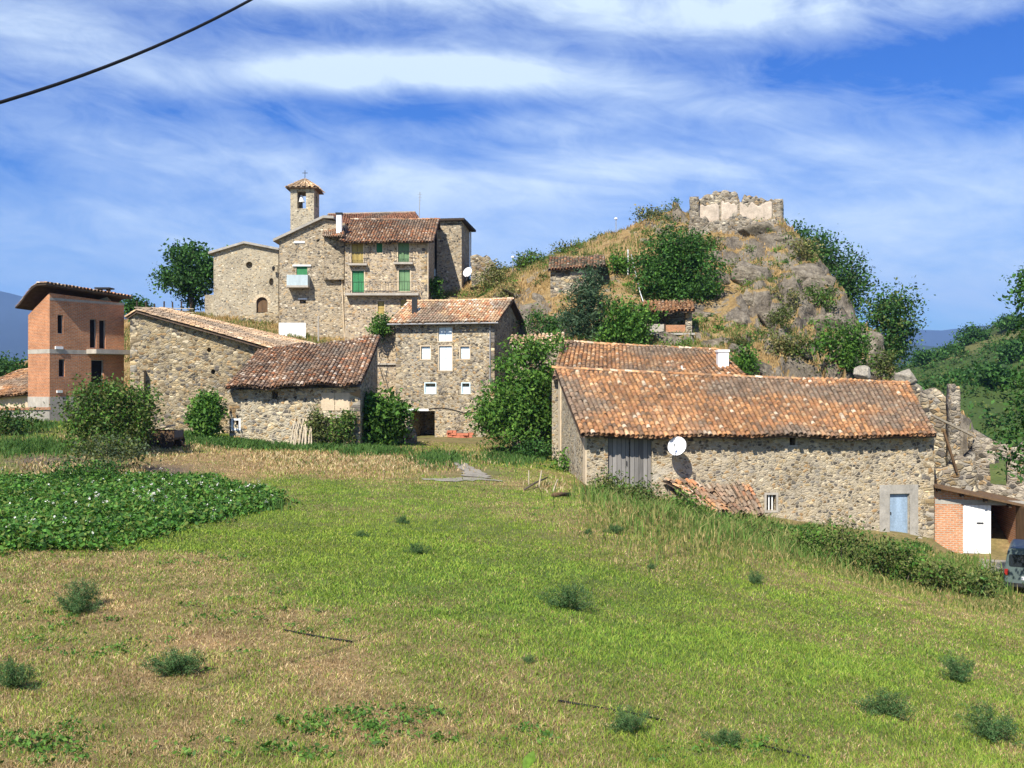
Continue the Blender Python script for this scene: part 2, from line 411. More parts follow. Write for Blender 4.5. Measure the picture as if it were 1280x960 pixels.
def gz(x, y):
    x = np.asarray(x, float); y = np.asarray(y, float)
    z = g0(np.clip(x, -60, 60), np.clip(y, -18, 125))
    z = z + (fbm(x * 0.35, y * 0.35, 0.3, 3) - 0.5) * 0.22 + (fbm(x * 1.5, y * 1.5, 5.1, 2) - 0.5) * 0.07
    far = np.clip((np.hypot(np.maximum(np.abs(x) - 60, 0), np.maximum(y - 125, 0) + np.maximum(-18 - y, 0))) / 150, 0, 1)
    return z * (1 - far) + far * -26.0

hp = [P(*t) for t in [
    (600, 346, 95), (640, 336, 95), (700, 318, 95), (760, 298, 95), (800, 286, 94), (850, 270, 93), (880, 280, 91), (925, 283, 90), (975, 285, 90), (985, 292, 90),
    (1010, 322, 88), (1040, 358, 86), (1060, 388, 84), (1085, 422, 82), (1108, 452, 80), (1120, 476, 77),
    (700, 428, 66), (800, 434, 66), (860, 444, 64), (925, 474, 60), (1000, 484, 62), (1070, 484, 64), (1115, 490, 68), (780, 475, 60), 
    (700, 368, 80), (780, 362, 80), (860, 402, 74), (900, 335, 84), (940, 340, 84), (960, 392, 76), (1020, 404, 76), (1000, 442, 69), (650, 384, 80), (620, 370, 86), (830, 345, 83), (745, 400, 72),
    (1050, 440, 73), (930, 430, 69), (880, 300, 87),
    (560, 372, 88), (600, 372, 90), (500, 432, 84), (430, 432, 86), (360, 405, 90), (300, 398, 92), (250, 394, 96), (220, 392, 97), (160, 400, 90), (100, 440, 80), (400, 440, 80), (330, 440, 80),
    (500, 385, 96), (400, 388, 97), (60, 470, 84), (0, 476, 80), (-150, 480, 78),
    (200, 500, 73), (350, 540, 72), (470, 545, 76), (540, 560, 79), (600, 556, 74), (640, 540, 66), (680, 520, 62), (580, 500, 83), (650, 520, 72), (520, 560, 68), (700, 500, 64), (100, 520, 68), (0, 515, 70)]]
hp += [Vector(t) for t in [(wx(1045, 92), 92, 0), (wx(1090, 88), 88, -4), (wx(1130, 84), 84, -6), (wx(1150, 78), 78, -7), (wx(1150, 68), 68, -6.5), (wx(1010, 98), 98, 6),
                           (24, 105, 8), (10, 108, 9), (0, 108, 7), (-15, 108, 6), (-35, 110, 4), (24, 122, -6), (0, 125, -6), (-30, 128, -6), (45, 110, -12), (48, 80, -12), (44, 60, -11),
                           (30, 57, -6.5), (15, 57, -5.5), (0, 60, -6), (-20, 66, -6), (-40, 62, -6), (-58, 75, -4), (-58, 110, -4)]]
h0 = rbf(hp, 1.15)
def cells(x, y, seed):
    ix, iy = np.floor(x), np.floor(y); f1 = np.full(x.shape, 9.0); f2 = np.full(x.shape, 9.0); idr = np.zeros(x.shape); gx_ = np.zeros(x.shape); gy_ = np.zeros(x.shape)
    for a in (-1, 0, 1):
        for b in (-1, 0, 1):
            cx, cy = ix + a, iy + b; s_ = np.zeros_like(cx) + seed
            dx = cx + hash3(cx, cy, s_) - x; dy = cy + hash3(cx, cy, s_ + 7) - y; d = np.hypot(dx, dy); r = hash3(cx, cy, s_ + 13)
            n = d < f1; f2 = np.where(n, f1, np.minimum(f2, d)); idr = np.where(n, r, idr); gx_ = np.where(n, dx, gx_); gy_ = np.where(n, dy, gy_); f1 = np.where(n, d, f1)
    return idr, f2 - f1, gx_, gy_
def crag(x, y):
    # broken blocks and ledges on the right-hand part of the knoll
    u = x * .8 + y * .5 + (fbm(x * .5, y * .5, 3, 2) - .5) * 2; v = y * .8 - x * .45 + (fbm(x * .5, y * .5, 9, 2) - .5) * 2
    i1, e1, gx1, gy1 = cells(u * .36, v * .52, 1); i2, e2, gx2, gy2 = cells(u * 1.0, v * 1.35, 5)
    h = (i1 - .5) * 2.1 + gx1 * (i1 - .4) * 1.6 + (i2 - .5) * .75 + gx2 * (i2 - .5) * .7 - .55 * np.clip(1 - e1 / .10, 0, 1) - .3 * np.clip(1 - e2 / .12, 0, 1)
    m = np.clip((x - 8) / 7, 0, 1) * np.clip((fbm(x * .13, y * .13, 21, 3) - .36) * 7, 0, 1) * np.clip((100 - y) / 6, 0, 1)
    return h * m * 1.35
def hz(x, y):
    x = np.asarray(x, float); y = np.asarray(y, float)
    z = h0(x, y)
    r = np.clip((x - 5) / 12, 0, 1)                       # the rocky knoll is rougher than the village terrace
    rid = 1 - np.abs(2 * fbm(x * 0.16 + 3, y * 0.16, z * 0.16, 4) - 1)
    st = 1 - np.abs(2 * fbm(x * 0.55 + y * 0.2, y * 0.45 - x * 0.15, z * 1.1, 3) - 1)
    z = z + (rid - 0.75) * 2.0 * r + (st - 0.7) * 0.7 * r + crag(x, y) + (fbm(x * 0.7, y * 0.7, z * 0.7, 4) - 0.5) * (0.4 + 1.3 * r)
    return z

def hit(px, py, d0=5.0, d1=130.0):
    """the terrain point seen at a pixel of the photograph"""
    d = np.arange(d0, d1, 0.05)
    x = wx(px, d); z = wz(py, d)
    t = np.maximum(gz(x, d), np.where((d > 57) & (np.abs(x) < 58), hz(x, d), -99))
    k = np.where(z <= t)[0]
    i = k[0] if len(k) else len(d) - 1
    return Vector((float(x[i]), float(d[i]), float(t[i])))
def ontop(x, y):
    g = float(gz(x, y)); 
    if 57 < y < 128 and abs(x) < 58: g = max(g, float(hz(x, y)))
    return g

# how dry / how lush the meadow is, seen as a map over the ground
DRY = np.array([(0,960,.75),(200,960,.75),(400,940,.8),(640,940,.55),(900,940,.36),(1100,930,.36),(1280,940,.33),(0,850,.62),(200,860,.85),(400,850,.85),(600,860,.45),(800,860,.22),
    (1000,850,.25),(1280,850,.36),(0,780,.6),(150,790,.72),(300,800,.75),(500,800,.4),(700,790,.12),(900,790,.15),(1100,800,.28),(1280,800,.4),(0,720,.62),(100,730,.75),(250,725,.6),
    (400,720,.15),(600,730,.12),(800,730,.12),(1000,750,.26),(1200,762,.62),(300,670,.08),(450,680,.05),(600,680,.05),(700,680,.12),(850,690,.2),(1000,700,.5),(1100,735,.7),(350,620,.15),(500,620,.2),
    (620,620,.42),(700,630,.3),(770,650,.7),(850,675,.65),(250,575,.95),(330,570,.9),(420,572,1),(520,577,.95),(600,592,.7),(660,602,.6),(600,560,.6),(540,552,.5),(680,572,.25),(60,552,.25),(140,562,.45),(200,577,.98),
    (640,585,.3),(60,590,.5),(150,605,.35),(1200,690,.6),(1100,690,.5),(1250,705,.65),(400,545,.3),(330,548,.2),(260,548,.2)], float)
def dryness(x, y, z):
    px = 640 + F * x / np.maximum(y, 3); py = 480 - F * z / np.maximum(y, 3)
    px = px + (fbm(x * 0.5, y * 0.25, 2.2, 3) - 0.5) * 90; py = py + (fbm(x * 0.5, y * 0.25, 8.2, 3) - 0.5) * 30
    num = 0; den = 1e-9
    sy = 10 + np.clip(py - 560, 0, 400) * 0.07
    for a, b, c in DRY:
        w = np.exp(-((px - a) / 85) ** 2 - ((py - b) / sy) ** 2) + 1e-12 / (1 + ((px - a) / 85) ** 2 + ((py - b) / 26) ** 2)
        num = num + w * c; den = den + w
    d = num / den
    return np.clip(d + (fbm(x * 0.9, y * 0.9, 1.1, 4) - 0.5) * 0.85 + (vnoise(x * 0.28, y * 0.28, 4.4) - 0.5) * 0.2, 0, 1)

def lerp(a, b, t): return np.asarray(a) * (1 - t[..., None]) + np.asarray(b) * t[..., None]

def axis(lo, hi, step, far_lo, far_hi):
    c = np.arange(lo, hi + step, step); out = [c]
    def grow(d):
        v, s, r = 0, step, []
        while v < d: s *= 1.35; v += s; r.append(min(v, d))
        return np.array(r)
    return np.concatenate([(lo - grow(lo - far_lo))[::-1], c, hi + grow(far_hi - hi)])

def grid_faces(nx, ny):
    i = np.arange(nx * ny).reshape(ny, nx)
    return np.stack([i[:-1, :-1].ravel(), i[:-1, 1:].ravel(), i[1:, 1:].ravel(), i[1:, :-1].ravel()], 1)

xs = axis(-42, 42, 0.35, -9000, 9000); ys = axis(-6, 78, 0.35, -400, 9000)
GX, GY = np.meshgrid(xs, ys); GZ = gz(GX, GY)
dr = dryness(GX, GY, GZ)
soil = lerp((0.09, 0.12, 0.03), (0.25, 0.165, 0.08), dr)
soil = soil * (0.75 + 0.5 * fbm(GX * 2.2, GY * 2.2, 1.0, 3))[..., None]
px_, py_ = 640 + F * GX / np.maximum(GY, 3), 480 - F * GZ / np.maximum(GY, 3)
burnt = np.exp(-((px_ - 205) / 45) ** 2 - ((py_ - 588) / 9) ** 2) + 0.9 * np.exp(-((px_ - 60) / 60) ** 2 - ((py_ - 578) / 12) ** 2)
soil = lerp(soil, (0.11, 0.085, 0.06), np.clip(burnt * 1.2 * (0.5 + fbm(GX, GY, 3, 3)), 0, 1) * (GY > 20) * (GY < 70))
soil = lerp(soil, (0.06, 0.09, 0.03), np.clip((GY - 110) / 60, 0, 1))
ground = np_mesh('ground', np.stack([GX, GY, GZ], -1), grid_faces(len(xs), len(ys)), M['ground'], col=soil.reshape(-1, 3), smooth=True)
tag(ground, 'mown meadow and farmyard earth falling gently towards the stone barn', 'ground', kind='structure')

# the village knoll
hx = np.concatenate([np.arange(-58, 0, .5), np.arange(0, 40, .22), np.arange(40, 58.1, .6)]); hy = np.concatenate([np.arange(57, 60, .5), np.arange(60, 98, .22), np.arange(98, 128.1, .6)])
HX, HY = np.meshgrid(hx, hy); HZ = hz(HX, HY)
edge = np.clip(np.minimum(np.minimum(HX + 58, 58 - HX), np.minimum(HY - 57, 128 - HY)) / 2.5, 0, 1)
HZ = HZ * edge + (gz(HX, HY) - 2.5) * (1 - edge)
def hill_mat():
    m, nt, b = new_mat('rocky_hillside')
    co = objco(nt); ge = nt.nodes.new('ShaderNodeNewGeometry'); sp = nt.nodes.new('ShaderNodeSeparateXYZ'); nt.links.new(ge.outputs['Normal'], sp.inputs[0])
    n1 = noise(nt, co, 0.16, 6, 0.62); n2 = noise(nt, co, 0.8, 8, 0.7); n3 = noise(nt, co, 4.5, 5, 0.7)
    rock = ramp(nt, n2.outputs[0], [(0.32, (0.035, 0.03, 0.025)), (0.43, (0.15, 0.125, 0.095)), (0.56, (0.27, 0.23, 0.175)), (0.72, (0.38, 0.33, 0.255))])
    grass = ramp(nt, n2.outputs[0], [(0.3, (0.17, 0.11, 0.05)), (0.45, (0.36, 0.24, 0.10)), (0.6, (0.42, 0.30, 0.14)), (0.72, (0.15, 0.16, 0.05))])
    k = mth(nt, 'ADD', mth(nt, 'MULTIPLY_ADD', sp.outputs[2], -1.35, 0.08), mth(nt, 'MULTIPLY', n1.outputs[0], 0.9))
    k = mth(nt, 'ADD', k, mth(nt, 'MULTIPLY', n2.outputs[0], 1.3))
    fac = ramp(nt, k, [(0.16, (0, 0, 0)), (0.27, (1, 1, 1))])
    c = mix(nt, fac, grass, rock)
    c = mix(nt, 0.8, c, ramp(nt, n3.outputs[0], [(0.3, (0.55,) * 3), (0.7, (1.35,) * 3)]), 'MULTIPLY')
    nt.links.new(c, b.inputs['Base Color'])
    bump(nt, b, mth(nt, 'ADD', n2.outputs[0], mth(nt, 'MULTIPLY', n3.outputs[0], 0.3)), 1.0, 0.7)
    b.inputs['Roughness'].default_value = 0.95
    return m
hill = np_mesh('rocky_hill', np.stack([HX, HY, HZ], -1), grid_faces(len(hx), len(hy)), hill_mat(), smooth=False)
tag(hill, 'rocky knoll with dry grass rising behind the village roofs', 'hill', kind='structure')

# green slope across the valley
sp_ = [P(*t) for t in [(1100, 480, 225), (1140, 462, 230), (1170, 447, 230), (1200, 434, 230), (1225, 424, 230), (1260, 410, 230), (1300, 400, 230), (1400, 370, 235), (1600, 340, 235), (1200, 505, 160), (1280, 480, 150), (1130, 500, 170), (1400, 470, 150),
      (1200, 572, 115), (1280, 570, 105), (1130, 550, 120), (1400, 570, 100), (1050, 560, 130)]] + [Vector(t) for t in [(90, 290, -8), (130, 300, 5), (170, 320, 20), (40, 260, -22), (60, 330, -25), (40, 120, -20), (190, 110, -6)]]
s0 = rbf(sp_, 1.3)
def slz(x, y): return s0(x, y) + (fbm(x * 0.06, y * 0.06, 1, 4) - 0.5) * 7 + (fbm(x * 0.4, y * 0.4, 2, 3) - 0.5) * 1.6
tx = np.arange(38, 220, 1.6); ty = np.arange(100, 330, 1.6)
TX, TY = np.meshgrid(tx, ty); TZ = slz(TX, TY)
e2 = np.clip(np.minimum(np.minimum(TX - 38, 218 - TX), np.minimum(TY - 100, 328 - TY)) / 14, 0, 1)
TZ = TZ * e2 + (1 - e2) * -27
sc_ = lerp((0.045, 0.075, 0.018), (0.15, 0.14, 0.055), np.clip((fbm(TX * 0.05, TY * 0.05, 3, 4) - 0.47) * 3.2, 0, 1))
slope = np_mesh('hillside', np.stack([TX, TY, TZ], -1), grid_faces(len(tx), len(ty)), M['ground'], col=sc_.reshape(-1, 3), smooth=True)
tag(slope, 'scrubby green slope rising beyond the ruins', 'hillside', kind='structure')

# far mountains
def mountain(name, crest, D, wid, col, label, seed):
    cp = np.array(crest, float)
    xx = np.linspace(wx(cp[0, 0], D), wx(cp[-1, 0], D), 220); yy = np.linspace(D - wid, D + wid, 60)
    A, B = np.meshgrid(xx, yy)
    h = np.interp(640 + F * A / D, cp[:, 0], (480 - cp[:, 1]) / F * D)
    t = 1 - np.abs(B - D) / wid
    k = 1.0 / wid * 2.2
    Z = -60 + (h + 60) * (t ** 0.9) * (0.90 + 0.2 * fbm(A * k, B * k, seed, 5) * np.clip((1 - t) * 3, 0, 1) + 0.10 * np.clip(1 - (1 - t) * 3, 0, 1)) + (fbm(A * k * 3, B * k * 3, seed, 4) - 0.5) * 0.05 * h
    c = lerp(np.array(col) * 0.8, np.array(col) * 1.3, fbm(A * k * 2, B * k * 2, seed + 3, 4))
    o = np_mesh(name, np.stack([A, B, Z], -1), grid_faces(220, 60), M['ground'], col=c.reshape(-1, 3), smooth=True)
    tag(o, label, 'mountain', kind='structure')
mountain('mountain', [(-900, 330), (-500, 340), (-200, 352), (-60, 358), (0, 362), (30, 370), (90, 374), (155, 377), (205, 383), (300, 398), (500, 430), (700, 470)], 6000, 2600, (0.03, 0.045, 0.05), 'blue wooded mountain beyond the brick house', 2.0)
mountain('mountain', [(800, 470), (950, 440), (1060, 420), (1130, 411), (1175, 413), (1200, 409), (1228, 405), (1260, 408), (1300, 404), (1400, 398), (1700, 410), (2100, 380)], 7000, 2400, (0.035, 0.05, 0.06), 'long blue mountain ridge on the horizon', 5.0)
mountain('mountain', [(900, 470), (1050, 440), (1120, 432), (1150, 431), (1175, 434), (1205, 441), (1230, 452), (1300, 470)], 2600, 700, (0.03, 0.05, 0.035), 'dark low wooded ridge in front of the far mountains', 9.0)

# ------------------------------------------------------------------ camera, sun, sky
cam = bpy.data.cameras.new('camera'); cam.sensor_width = 36; cam.lens = 36 * F / 1280; cam.clip_start = 0.1; cam.clip_end = 30000
co_ = bpy.data.objects.new('camera', cam); COL.objects.link(co_); co_.rotation_euler = (R(90), 0, 0); scene.camera = co_
SUN = Vector((-0.43, -1.0, 1.07)).normalized()
sl = bpy.data.lights.new('sun', 'SUN'); sl.energy = 5.0; sl.angle = R(0.53); sl.color = (1.0, 0.94, 0.83)
so = bpy.data.objects.new('sun', sl); COL.objects.link(so); so.rotation_euler = (-SUN).to_track_quat('-Z', 'Y').to_euler(); so.location = (-60, -60, 80)

w = bpy.data.worlds.new('World'); scene.world = w; w.use_nodes = True
nt = w.node_tree; bg = nt.nodes['Background']
sky = nt.nodes.new('ShaderNodeTexSky'); sky.sky_type = 'NISHITA'; sky.sun_disc = False
sky.sun_elevation = math.asin(SUN.z); sky.sun_rotation = math.atan2(SUN.x, SUN.y) % (2 * math.pi); sky.air_density = 1.0; sky.dust_density = 0.4; sky.ozone_density = 2.0
tc = nt.nodes.new('ShaderNodeTexCoord'); sx = nt.nodes.new('ShaderNodeSeparateXYZ'); nt.links.new(tc.outputs['Generated'], sx.inputs[0])
az = mth(nt, 'MULTIPLY', mth(nt, 'ARCTAN2', sx.outputs[0], sx.outputs[1]), F)           # about one unit per photograph pixel
el = mth(nt, 'MULTIPLY', mth(nt, 'ARCSINE', sx.outputs[2]), F)
def cvec(ax, ay, skew=0.0, off=0.0):
    c = nt.nodes.new('ShaderNodeCombineXYZ')
    nt.links.new(mth(nt, 'MULTIPLY_ADD', az, ax, off), c.inputs[0])
    nt.links.new(mth(nt, 'ADD', mth(nt, 'MULTIPLY', el, ay), mth(nt, 'MULTIPLY', az, skew)), c.inputs[1]); return c.outputs[0]
wisp = noise(nt, cvec(0.0032, 0.0092, 0.0012), 1.0, 9, 0.60, 0.9).outputs[0]
soft = noise(nt, cvec(0.0016, 0.0048, -0.0004, 4.0), 1.0, 5, 0.5, 0.4).outputs[0]
fine_ = noise(nt, cvec(0.009, 0.024, 0.004, 9.0), 1.0, 8, 0.68, 0.9).outputs[0]
def band(ca, ce, ra, re, tilt=0.0, bow=0.0):
    da = mth(nt, 'DIVIDE', mth(nt, 'SUBTRACT', az, ca), ra)
    e = mth(nt, 'SUBTRACT', mth(nt, 'SUBTRACT', el, ce), mth(nt, 'MULTIPLY', da, tilt))
    e = mth(nt, 'ADD', e, mth(nt, 'MULTIPLY', mth(nt, 'MULTIPLY', da, da), bow))
    de = mth(nt, 'DIVIDE', e, re)
    q = mth(nt, 'ADD', mth(nt, 'POWER', mth(nt, 'ABSOLUTE', da), 2.0), mth(nt, 'POWER', mth(nt, 'ABSOLUTE', de), 2.0))
    return mth(nt, 'POWER', 2.718, mth(nt, 'MULTIPLY', q, -1.0))
bands = [((-90, 378, 300, 26, -3, 22), 1.0), ((260, 440, 330, 40, -10, 10), 0.85), ((-250, 462, 330, 22, 10, 8), 0.6), ((130, 262, 430, 42, 12, 6), 0.6), ((-560, 378, 150, 45, 0, 0), 0.55), ((-440, 275, 260, 40, -14, 0), 0.35),
         ((-120, 170, 500, 60, 0, 0), 0.4), ((520, 200, 260, 50, 10, 0), 0.35), ((620, 330, 140, 22, 14, 0), 0.4), ((480, 120, 300, 40, 0, 0), 0.4), ((120, 320, 260, 20, 14, 0), 0.4)]
tot = None
for a, k in bands:
    v = mth(nt, 'MULTIPLY', band(*a), k); tot = v if tot is None else mth(nt, 'ADD', tot, v)
# outside the photographed part of the sky the wisps simply go on
tot = mth(nt, 'ADD', tot, mth(nt, 'MULTIPLY', mth(nt, 'GREATER_THAN', mth(nt, 'ABSOLUTE', az), 900.0), 0.3))
low = mth(nt, 'POWER', 2.718, mth(nt, 'DIVIDE', mth(nt, 'MAXIMUM', el, 0.0), -210.0))
tot = mth(nt, 'ADD', tot, mth(nt, 'MULTIPLY', low, 0.56))
cl = mth(nt, 'MULTIPLY', tot, mth(nt, 'MULTIPLY_ADD', wisp, 1.9, 0.08))
cl = mth(nt, 'ADD', cl, mth(nt, 'MULTIPLY', mth(nt, 'SUBTRACT', soft, 0.42), 0.9))
cl = mth(nt, 'ADD', cl, mth(nt, 'MULTIPLY', mth(nt, 'SUBTRACT', fine_, 0.5), 0.6))
cl = ramp(nt, cl, [(0.25, (0, 0, 0)), (0.58, (0.36,) * 3), (1.08, (0.9,) * 3)])
hs = nt.nodes.new('ShaderNodeHueSaturation'); hs.inputs['Saturation'].default_value = 1.5; hs.inputs['Hue'].default_value = 0.508; hs.inputs['Value'].default_value = 1.0
nt.links.new(sky.outputs[0], hs.inputs['Color'])
skyc = mix(nt, cl, mix(nt, 1.0, hs.outputs[0], (0.40, 0.82, 1.32, 1), 'MULTIPLY'), (9.4, 11.0, 12.0, 1))
nt.links.new(skyc, bg.inputs[0]); bg.inputs[1].default_value = 0.060
vs_ = scene.view_settings; vs_.view_transform = 'Standard'; vs_.look = 'None'; vs_.exposure = 0.78; vs_.gamma = 1.0; vs_.use_curve_mapping = False
scene.cycles.use_denoising = True; scene.cycles.max_bounces = 6; scene.cycles.diffuse_bounces = 3; scene.cycles.transparent_max_bounces = 4
# ------------------------------------------------------------------ building kit
class Face:
    """a vertical facade plane, from its left end (p0,D0) to its right end (p1,D1)"""
    def __init__(s, p0, D0, p1, D1):
        s.a = Vector((wx(p0, D0), D0, 0)); s.b = Vector((wx(p1, D1), D1, 0))
        s.u = (s.b - s.a).normalized(); s.n = Vector((s.u.y, -s.u.x, 0)); s.L = (s.b - s.a).length; s.cut = []
    def uz(s, px, py):
        k = (px - 640) / F     # X = k*Y ; a + u t
        t = (k * s.a.y - s.a.x) / (s.u.x - k * s.u.y)
        y = s.a.y + s.u.y * t
        return t, wz(py, y)
    def at(s, t, z, o=0): v = s.a + s.u * t + s.n * o; v.z = z; return v
    def pt(s, px, py, o=0): return s.at(*s.uz(px, py), o)
    def rect(s, px0, px1, py0, py1):
        c = (px0 + px1) / 2
        return s.uz(px0, 0)[0], s.uz(px1, 0)[0], s.uz(c, py1)[1], s.uz(c, py0)[1]
    def boxr(s, r, out, inn, mb=None):
        t0, t1, z0, z1 = r; mb = mb or MB()
        c = [s.at(t0, z0, out), s.at(t1, z0, out), s.at(t1, z0, -inn), s.at(t0, z0, -inn)]
        return mb.box8(c + [v + Vector((0, 0, z1 - z0)) for v in c])
    def box(s, px0, px1, py0, py1, out, inn, mb=None): return s.boxr(s.rect(px0, px1, py0, py1), out, inn, mb)
    def hole(s, px0, px1, py0, py1, depth=0.3): s.cut.append(s.box(px0, px1, py0, py1, 0.3, depth)); return s.rect(px0, px1, py0, py1)
    def arch(s, px0, px1, py0, py1, depth=0.5, full=False):
        t0, t1, z0, z1 = s.rect(px0, px1, py0, py1); r = (t1 - t0) / 2; c = (t0 + t1) / 2; pts = []
        if full:
            h = (z1 - z0) / 2
            pts = [s.at(c + r * math.cos(a), (z0 + z1) / 2 + h * math.sin(a), 0.3) for a in [2 * math.pi * k / 20 for k in range(20)]]
        else:
            zc = z1 - r
            pts = [s.at(t0, z0, 0.3), s.at(t1, z0, 0.3)] + [s.at(c + r * math.cos(a), zc + r * math.sin(a), 0.3) for a in [math.pi * k / 12 for k in range(13)]]
        s.cut.append(MB().prism(pts, -s.n * (0.3 + depth)))
    def frame(s, r, wd, out, inn):
        t0, t1, z0, z1 = r; mb = MB()
        s.boxr((t0, t0 + wd, z0, z1), out, inn, mb); s.boxr((t1 - wd, t1, z0, z1), out, inn, mb)
        s.boxr((t0 + wd, t1 - wd, z0, z0 + wd), out, inn, mb); s.boxr((t0 + wd, t1 - wd, z1 - wd, z1), out, inn, mb); return mb
    def surround(s, r, wd, out=0.025):
        t0, t1, z0, z1 = r; return s.frame((t0 - wd, t1 + wd, z0 - wd, z1 + wd), wd, out, 0.05)

def hexa(foot, tops, zb):
    """solid wall block: footprint front-left, front-right, back-right, back-left, each with its own top height"""
    return MB().box8([(p[0], p[1], zb) for p in foot] + [(p[0], p[1], t) for p, t in zip(foot, tops)])

TERRA = [(0.46, 0.235, 0.10), (0.38, 0.185, 0.085), (0.50, 0.30, 0.155), (0.30, 0.165, 0.09), (0.55, 0.37, 0.21), (0.22, 0.14, 0.085), (0.48, 0.255, 0.115), (0.43, 0.22, 0.10), (0.36, 0.20, 0.10), (0.60, 0.47, 0.33)]
PALE = [(0.62, 0.44, 0.27), (0.54, 0.36, 0.21), (0.66, 0.52, 0.36), (0.46, 0.30, 0.18), (0.58, 0.38, 0.20)]
BROWN = [(0.28, 0.16, 0.09), (0.36, 0.19, 0.10), (0.22, 0.14, 0.09), (0.42, 0.28, 0.18), (0.17, 0.115, 0.08), (0.33, 0.22, 0.14), (0.55, 0.44, 0.33), (0.40, 0.17, 0.08)]
def tile_roof(name, el, er, rr, rl, mat, parent, palette=TERRA, sag=0.06, col_w=0.23, row=0.36, seed=1, thick=0.12, moss=0.0, jit=1.0, wgt=None):
    """barrel tiles laid one by one on a plank deck; el/er eave corners, rl/rr ridge corners"""
    rng = np.random.default_rng(seed)
    el, er, rr, rl = [np.array(v, float) for v in (el, er, rr, rl)]
    W_ = (np.linalg.norm(er - el) + np.linalg.norm(rr - rl)) / 2; H_ = (np.linalg.norm(rl - el) + np.linalg.norm(rr - er)) / 2
    nc = max(3, int(W_ / col_w)); nr = max(2, int(H_ / row))
    n = np.cross(er - el, rl - el); n /= np.linalg.norm(n); n = n if n[2] > 0 else -n
    du = (er - el) / np.linalg.norm(er - el)
    ph = rng.uniform(0, 6.28, 6)
    def Pt(s, t):
        s = np.asarray(s, float); t = np.asarray(t, float)
        p = (el * ((1 - s) * (1 - t))[..., None] + er * (s * (1 - t))[..., None] + rr * (s * t)[..., None] + rl * ((1 - s) * t)[..., None])
        d = np.sin(s * 5 + ph[0]) * np.sin(t * 3 + ph[1]) + 0.7 * np.sin(s * 11 + ph[2]) * np.cos(t * 4 + ph[3]) + 0.5 * np.sin(s * 23 + ph[4] + 2 * t) - 1.6 * np.sin(np.pi * s) * 0.5
        p = p + np.array([0, 0, 1.0]) * (d * sag)[..., None]
        return p
    V = []; Fc = []; C = []
    # deck (two skins)
    gs, gt = np.meshgrid(np.linspace(0, 1, 25), np.linspace(0, 1, 9)); g = Pt(gs, gt).reshape(-1, 3)
    f = grid_faces(25, 9); V += [g - n * 0.02, g - n * thick]; Fc += [f, f[:, ::-1] + len(g)]
    k = np.arange(225).reshape(9, 25)
    loop = np.concatenate([k[0, :-1], k[:-1, -1], k[-1, :0:-1], k[:0:-1, 0]]); nx_ = np.roll(loop, -1)
    Fc.append(np.stack([loop, nx_, nx_ + 225, loop + 225], 1)); C.append(np.tile(np.array([(0.10, 0.07, 0.05)]), (450, 1)))
    base = 450
    pal = np.array(palette)
    for kind in (0, 1):
        cc, rr_ = np.meshgrid(np.arange(nc + (1 - kind) * 0), np.arange(nr))
        cc = cc.ravel(); rr_ = rr_.ravel(); N_ = len(cc)
        s0_ = (cc + 0.5 + (0.0 if kind == 0 else 0.5)) / nc
        if kind: 
            kk = s0_ < 0.999; cc, rr_, s0_ = cc[kk], rr_[kk], s0_[kk]; N_ = len(cc)
        t0_ = rr_ / nr - 0.012 * jit * rng.random(N_) - (rr_ == 0) * 0.05 / max(H_, 1) * rng.uniform(0, 3, N_); t1_ = (rr_ + 1.18) / nr; t1_ = np.minimum(t1_, 1.01)
        lift0 = (0.045 if kind == 0 else 0.0) + rng.normal(0, 0.008 * jit, N_); lift1 = lift0 - 0.025
        side = rng.normal(0, 0.010 * jit, (N_, 2))
        r0 = 0.5 * col_w * (0.92 if kind == 0 else 0.9) * rng.uniform(0.93, 1.07, N_); r1 = r0 * 0.82
        aa = np.linspace(0, math.pi, 6) if kind == 0 else np.linspace(math.pi, 2 * math.pi, 4)
        na = len(aa); vs = np.empty((N_, 2, na, 3))
        for e, (t, r, lf) in enumerate(((t0_, r0, lift0), (t1_, r1, lift1))):
            p = Pt(s0_, t)
            for i, a in enumerate(aa):
                vs[:, e, i] = p + du[None] * (r * math.cos(a) + side[:, e])[:, None] + n[None] * (r * math.sin(a) * 0.85 + lf + (0.02 if kind == 0 else 0.085))[:, None]
        idx = np.arange(N_ * 2 * na).reshape(N_, 2, na) + base
        for i in range(na - 1):
            Fc.append(np.stack([idx[:, 0, i], idx[:, 0, i + 1], idx[:, 1, i + 1], idx[:, 1, i]], 1))
        V.append(vs.reshape(-1, 3)); base += N_ * 2 * na
        if wgt is None:                                    # the palest tiles are the rarest
            q_ = 1.0 / (0.12 + np.maximum(pal.mean(1) - 0.24, 0) * 1.6); q_ /= q_.sum()
        else: q_ = wgt
        ci = rng.choice(len(pal), N_, p=q_)
        # neighbouring tiles tend to weather alike
        pat = 0.45 * fbm(cc * 0.22 + seed * 3.1, rr_ * 0.35, seed, 3) + 0.75 * fbm(cc * 0.06 + seed * 5.3, rr_ * 0.09, seed + 2, 3)
        c = pal[ci] * (0.42 + 0.98 * pat)[:, None] * rng.uniform(0.76, 1.2, N_)[:, None]
        gr = np.clip((fbm(cc * 0.09 + seed, rr_ * 0.12, seed + 9, 4) - .52) * 5, 0, .75)[:, None]; c = c * (1 - gr) + np.array([(0.21, 0.17, 0.125)]) * gr * rng.uniform(.6, 1.5, N_)[:, None]
        if kind: c = c * 0.72
        if moss: 
            mk = (rng.random(N_) < moss)[:, None]; c = np.where(mk, np.array([(0.16, 0.14, 0.09)]) * rng.uniform(0.6, 1.3, N_)[:, None], c)
        C.append(np.repeat(c, 2 * na, axis=0))
    return np_mesh(name, np.concatenate(V), np.concatenate(Fc), mat, parent, col=np.clip(np.concatenate(C), 0.01, 0.85))

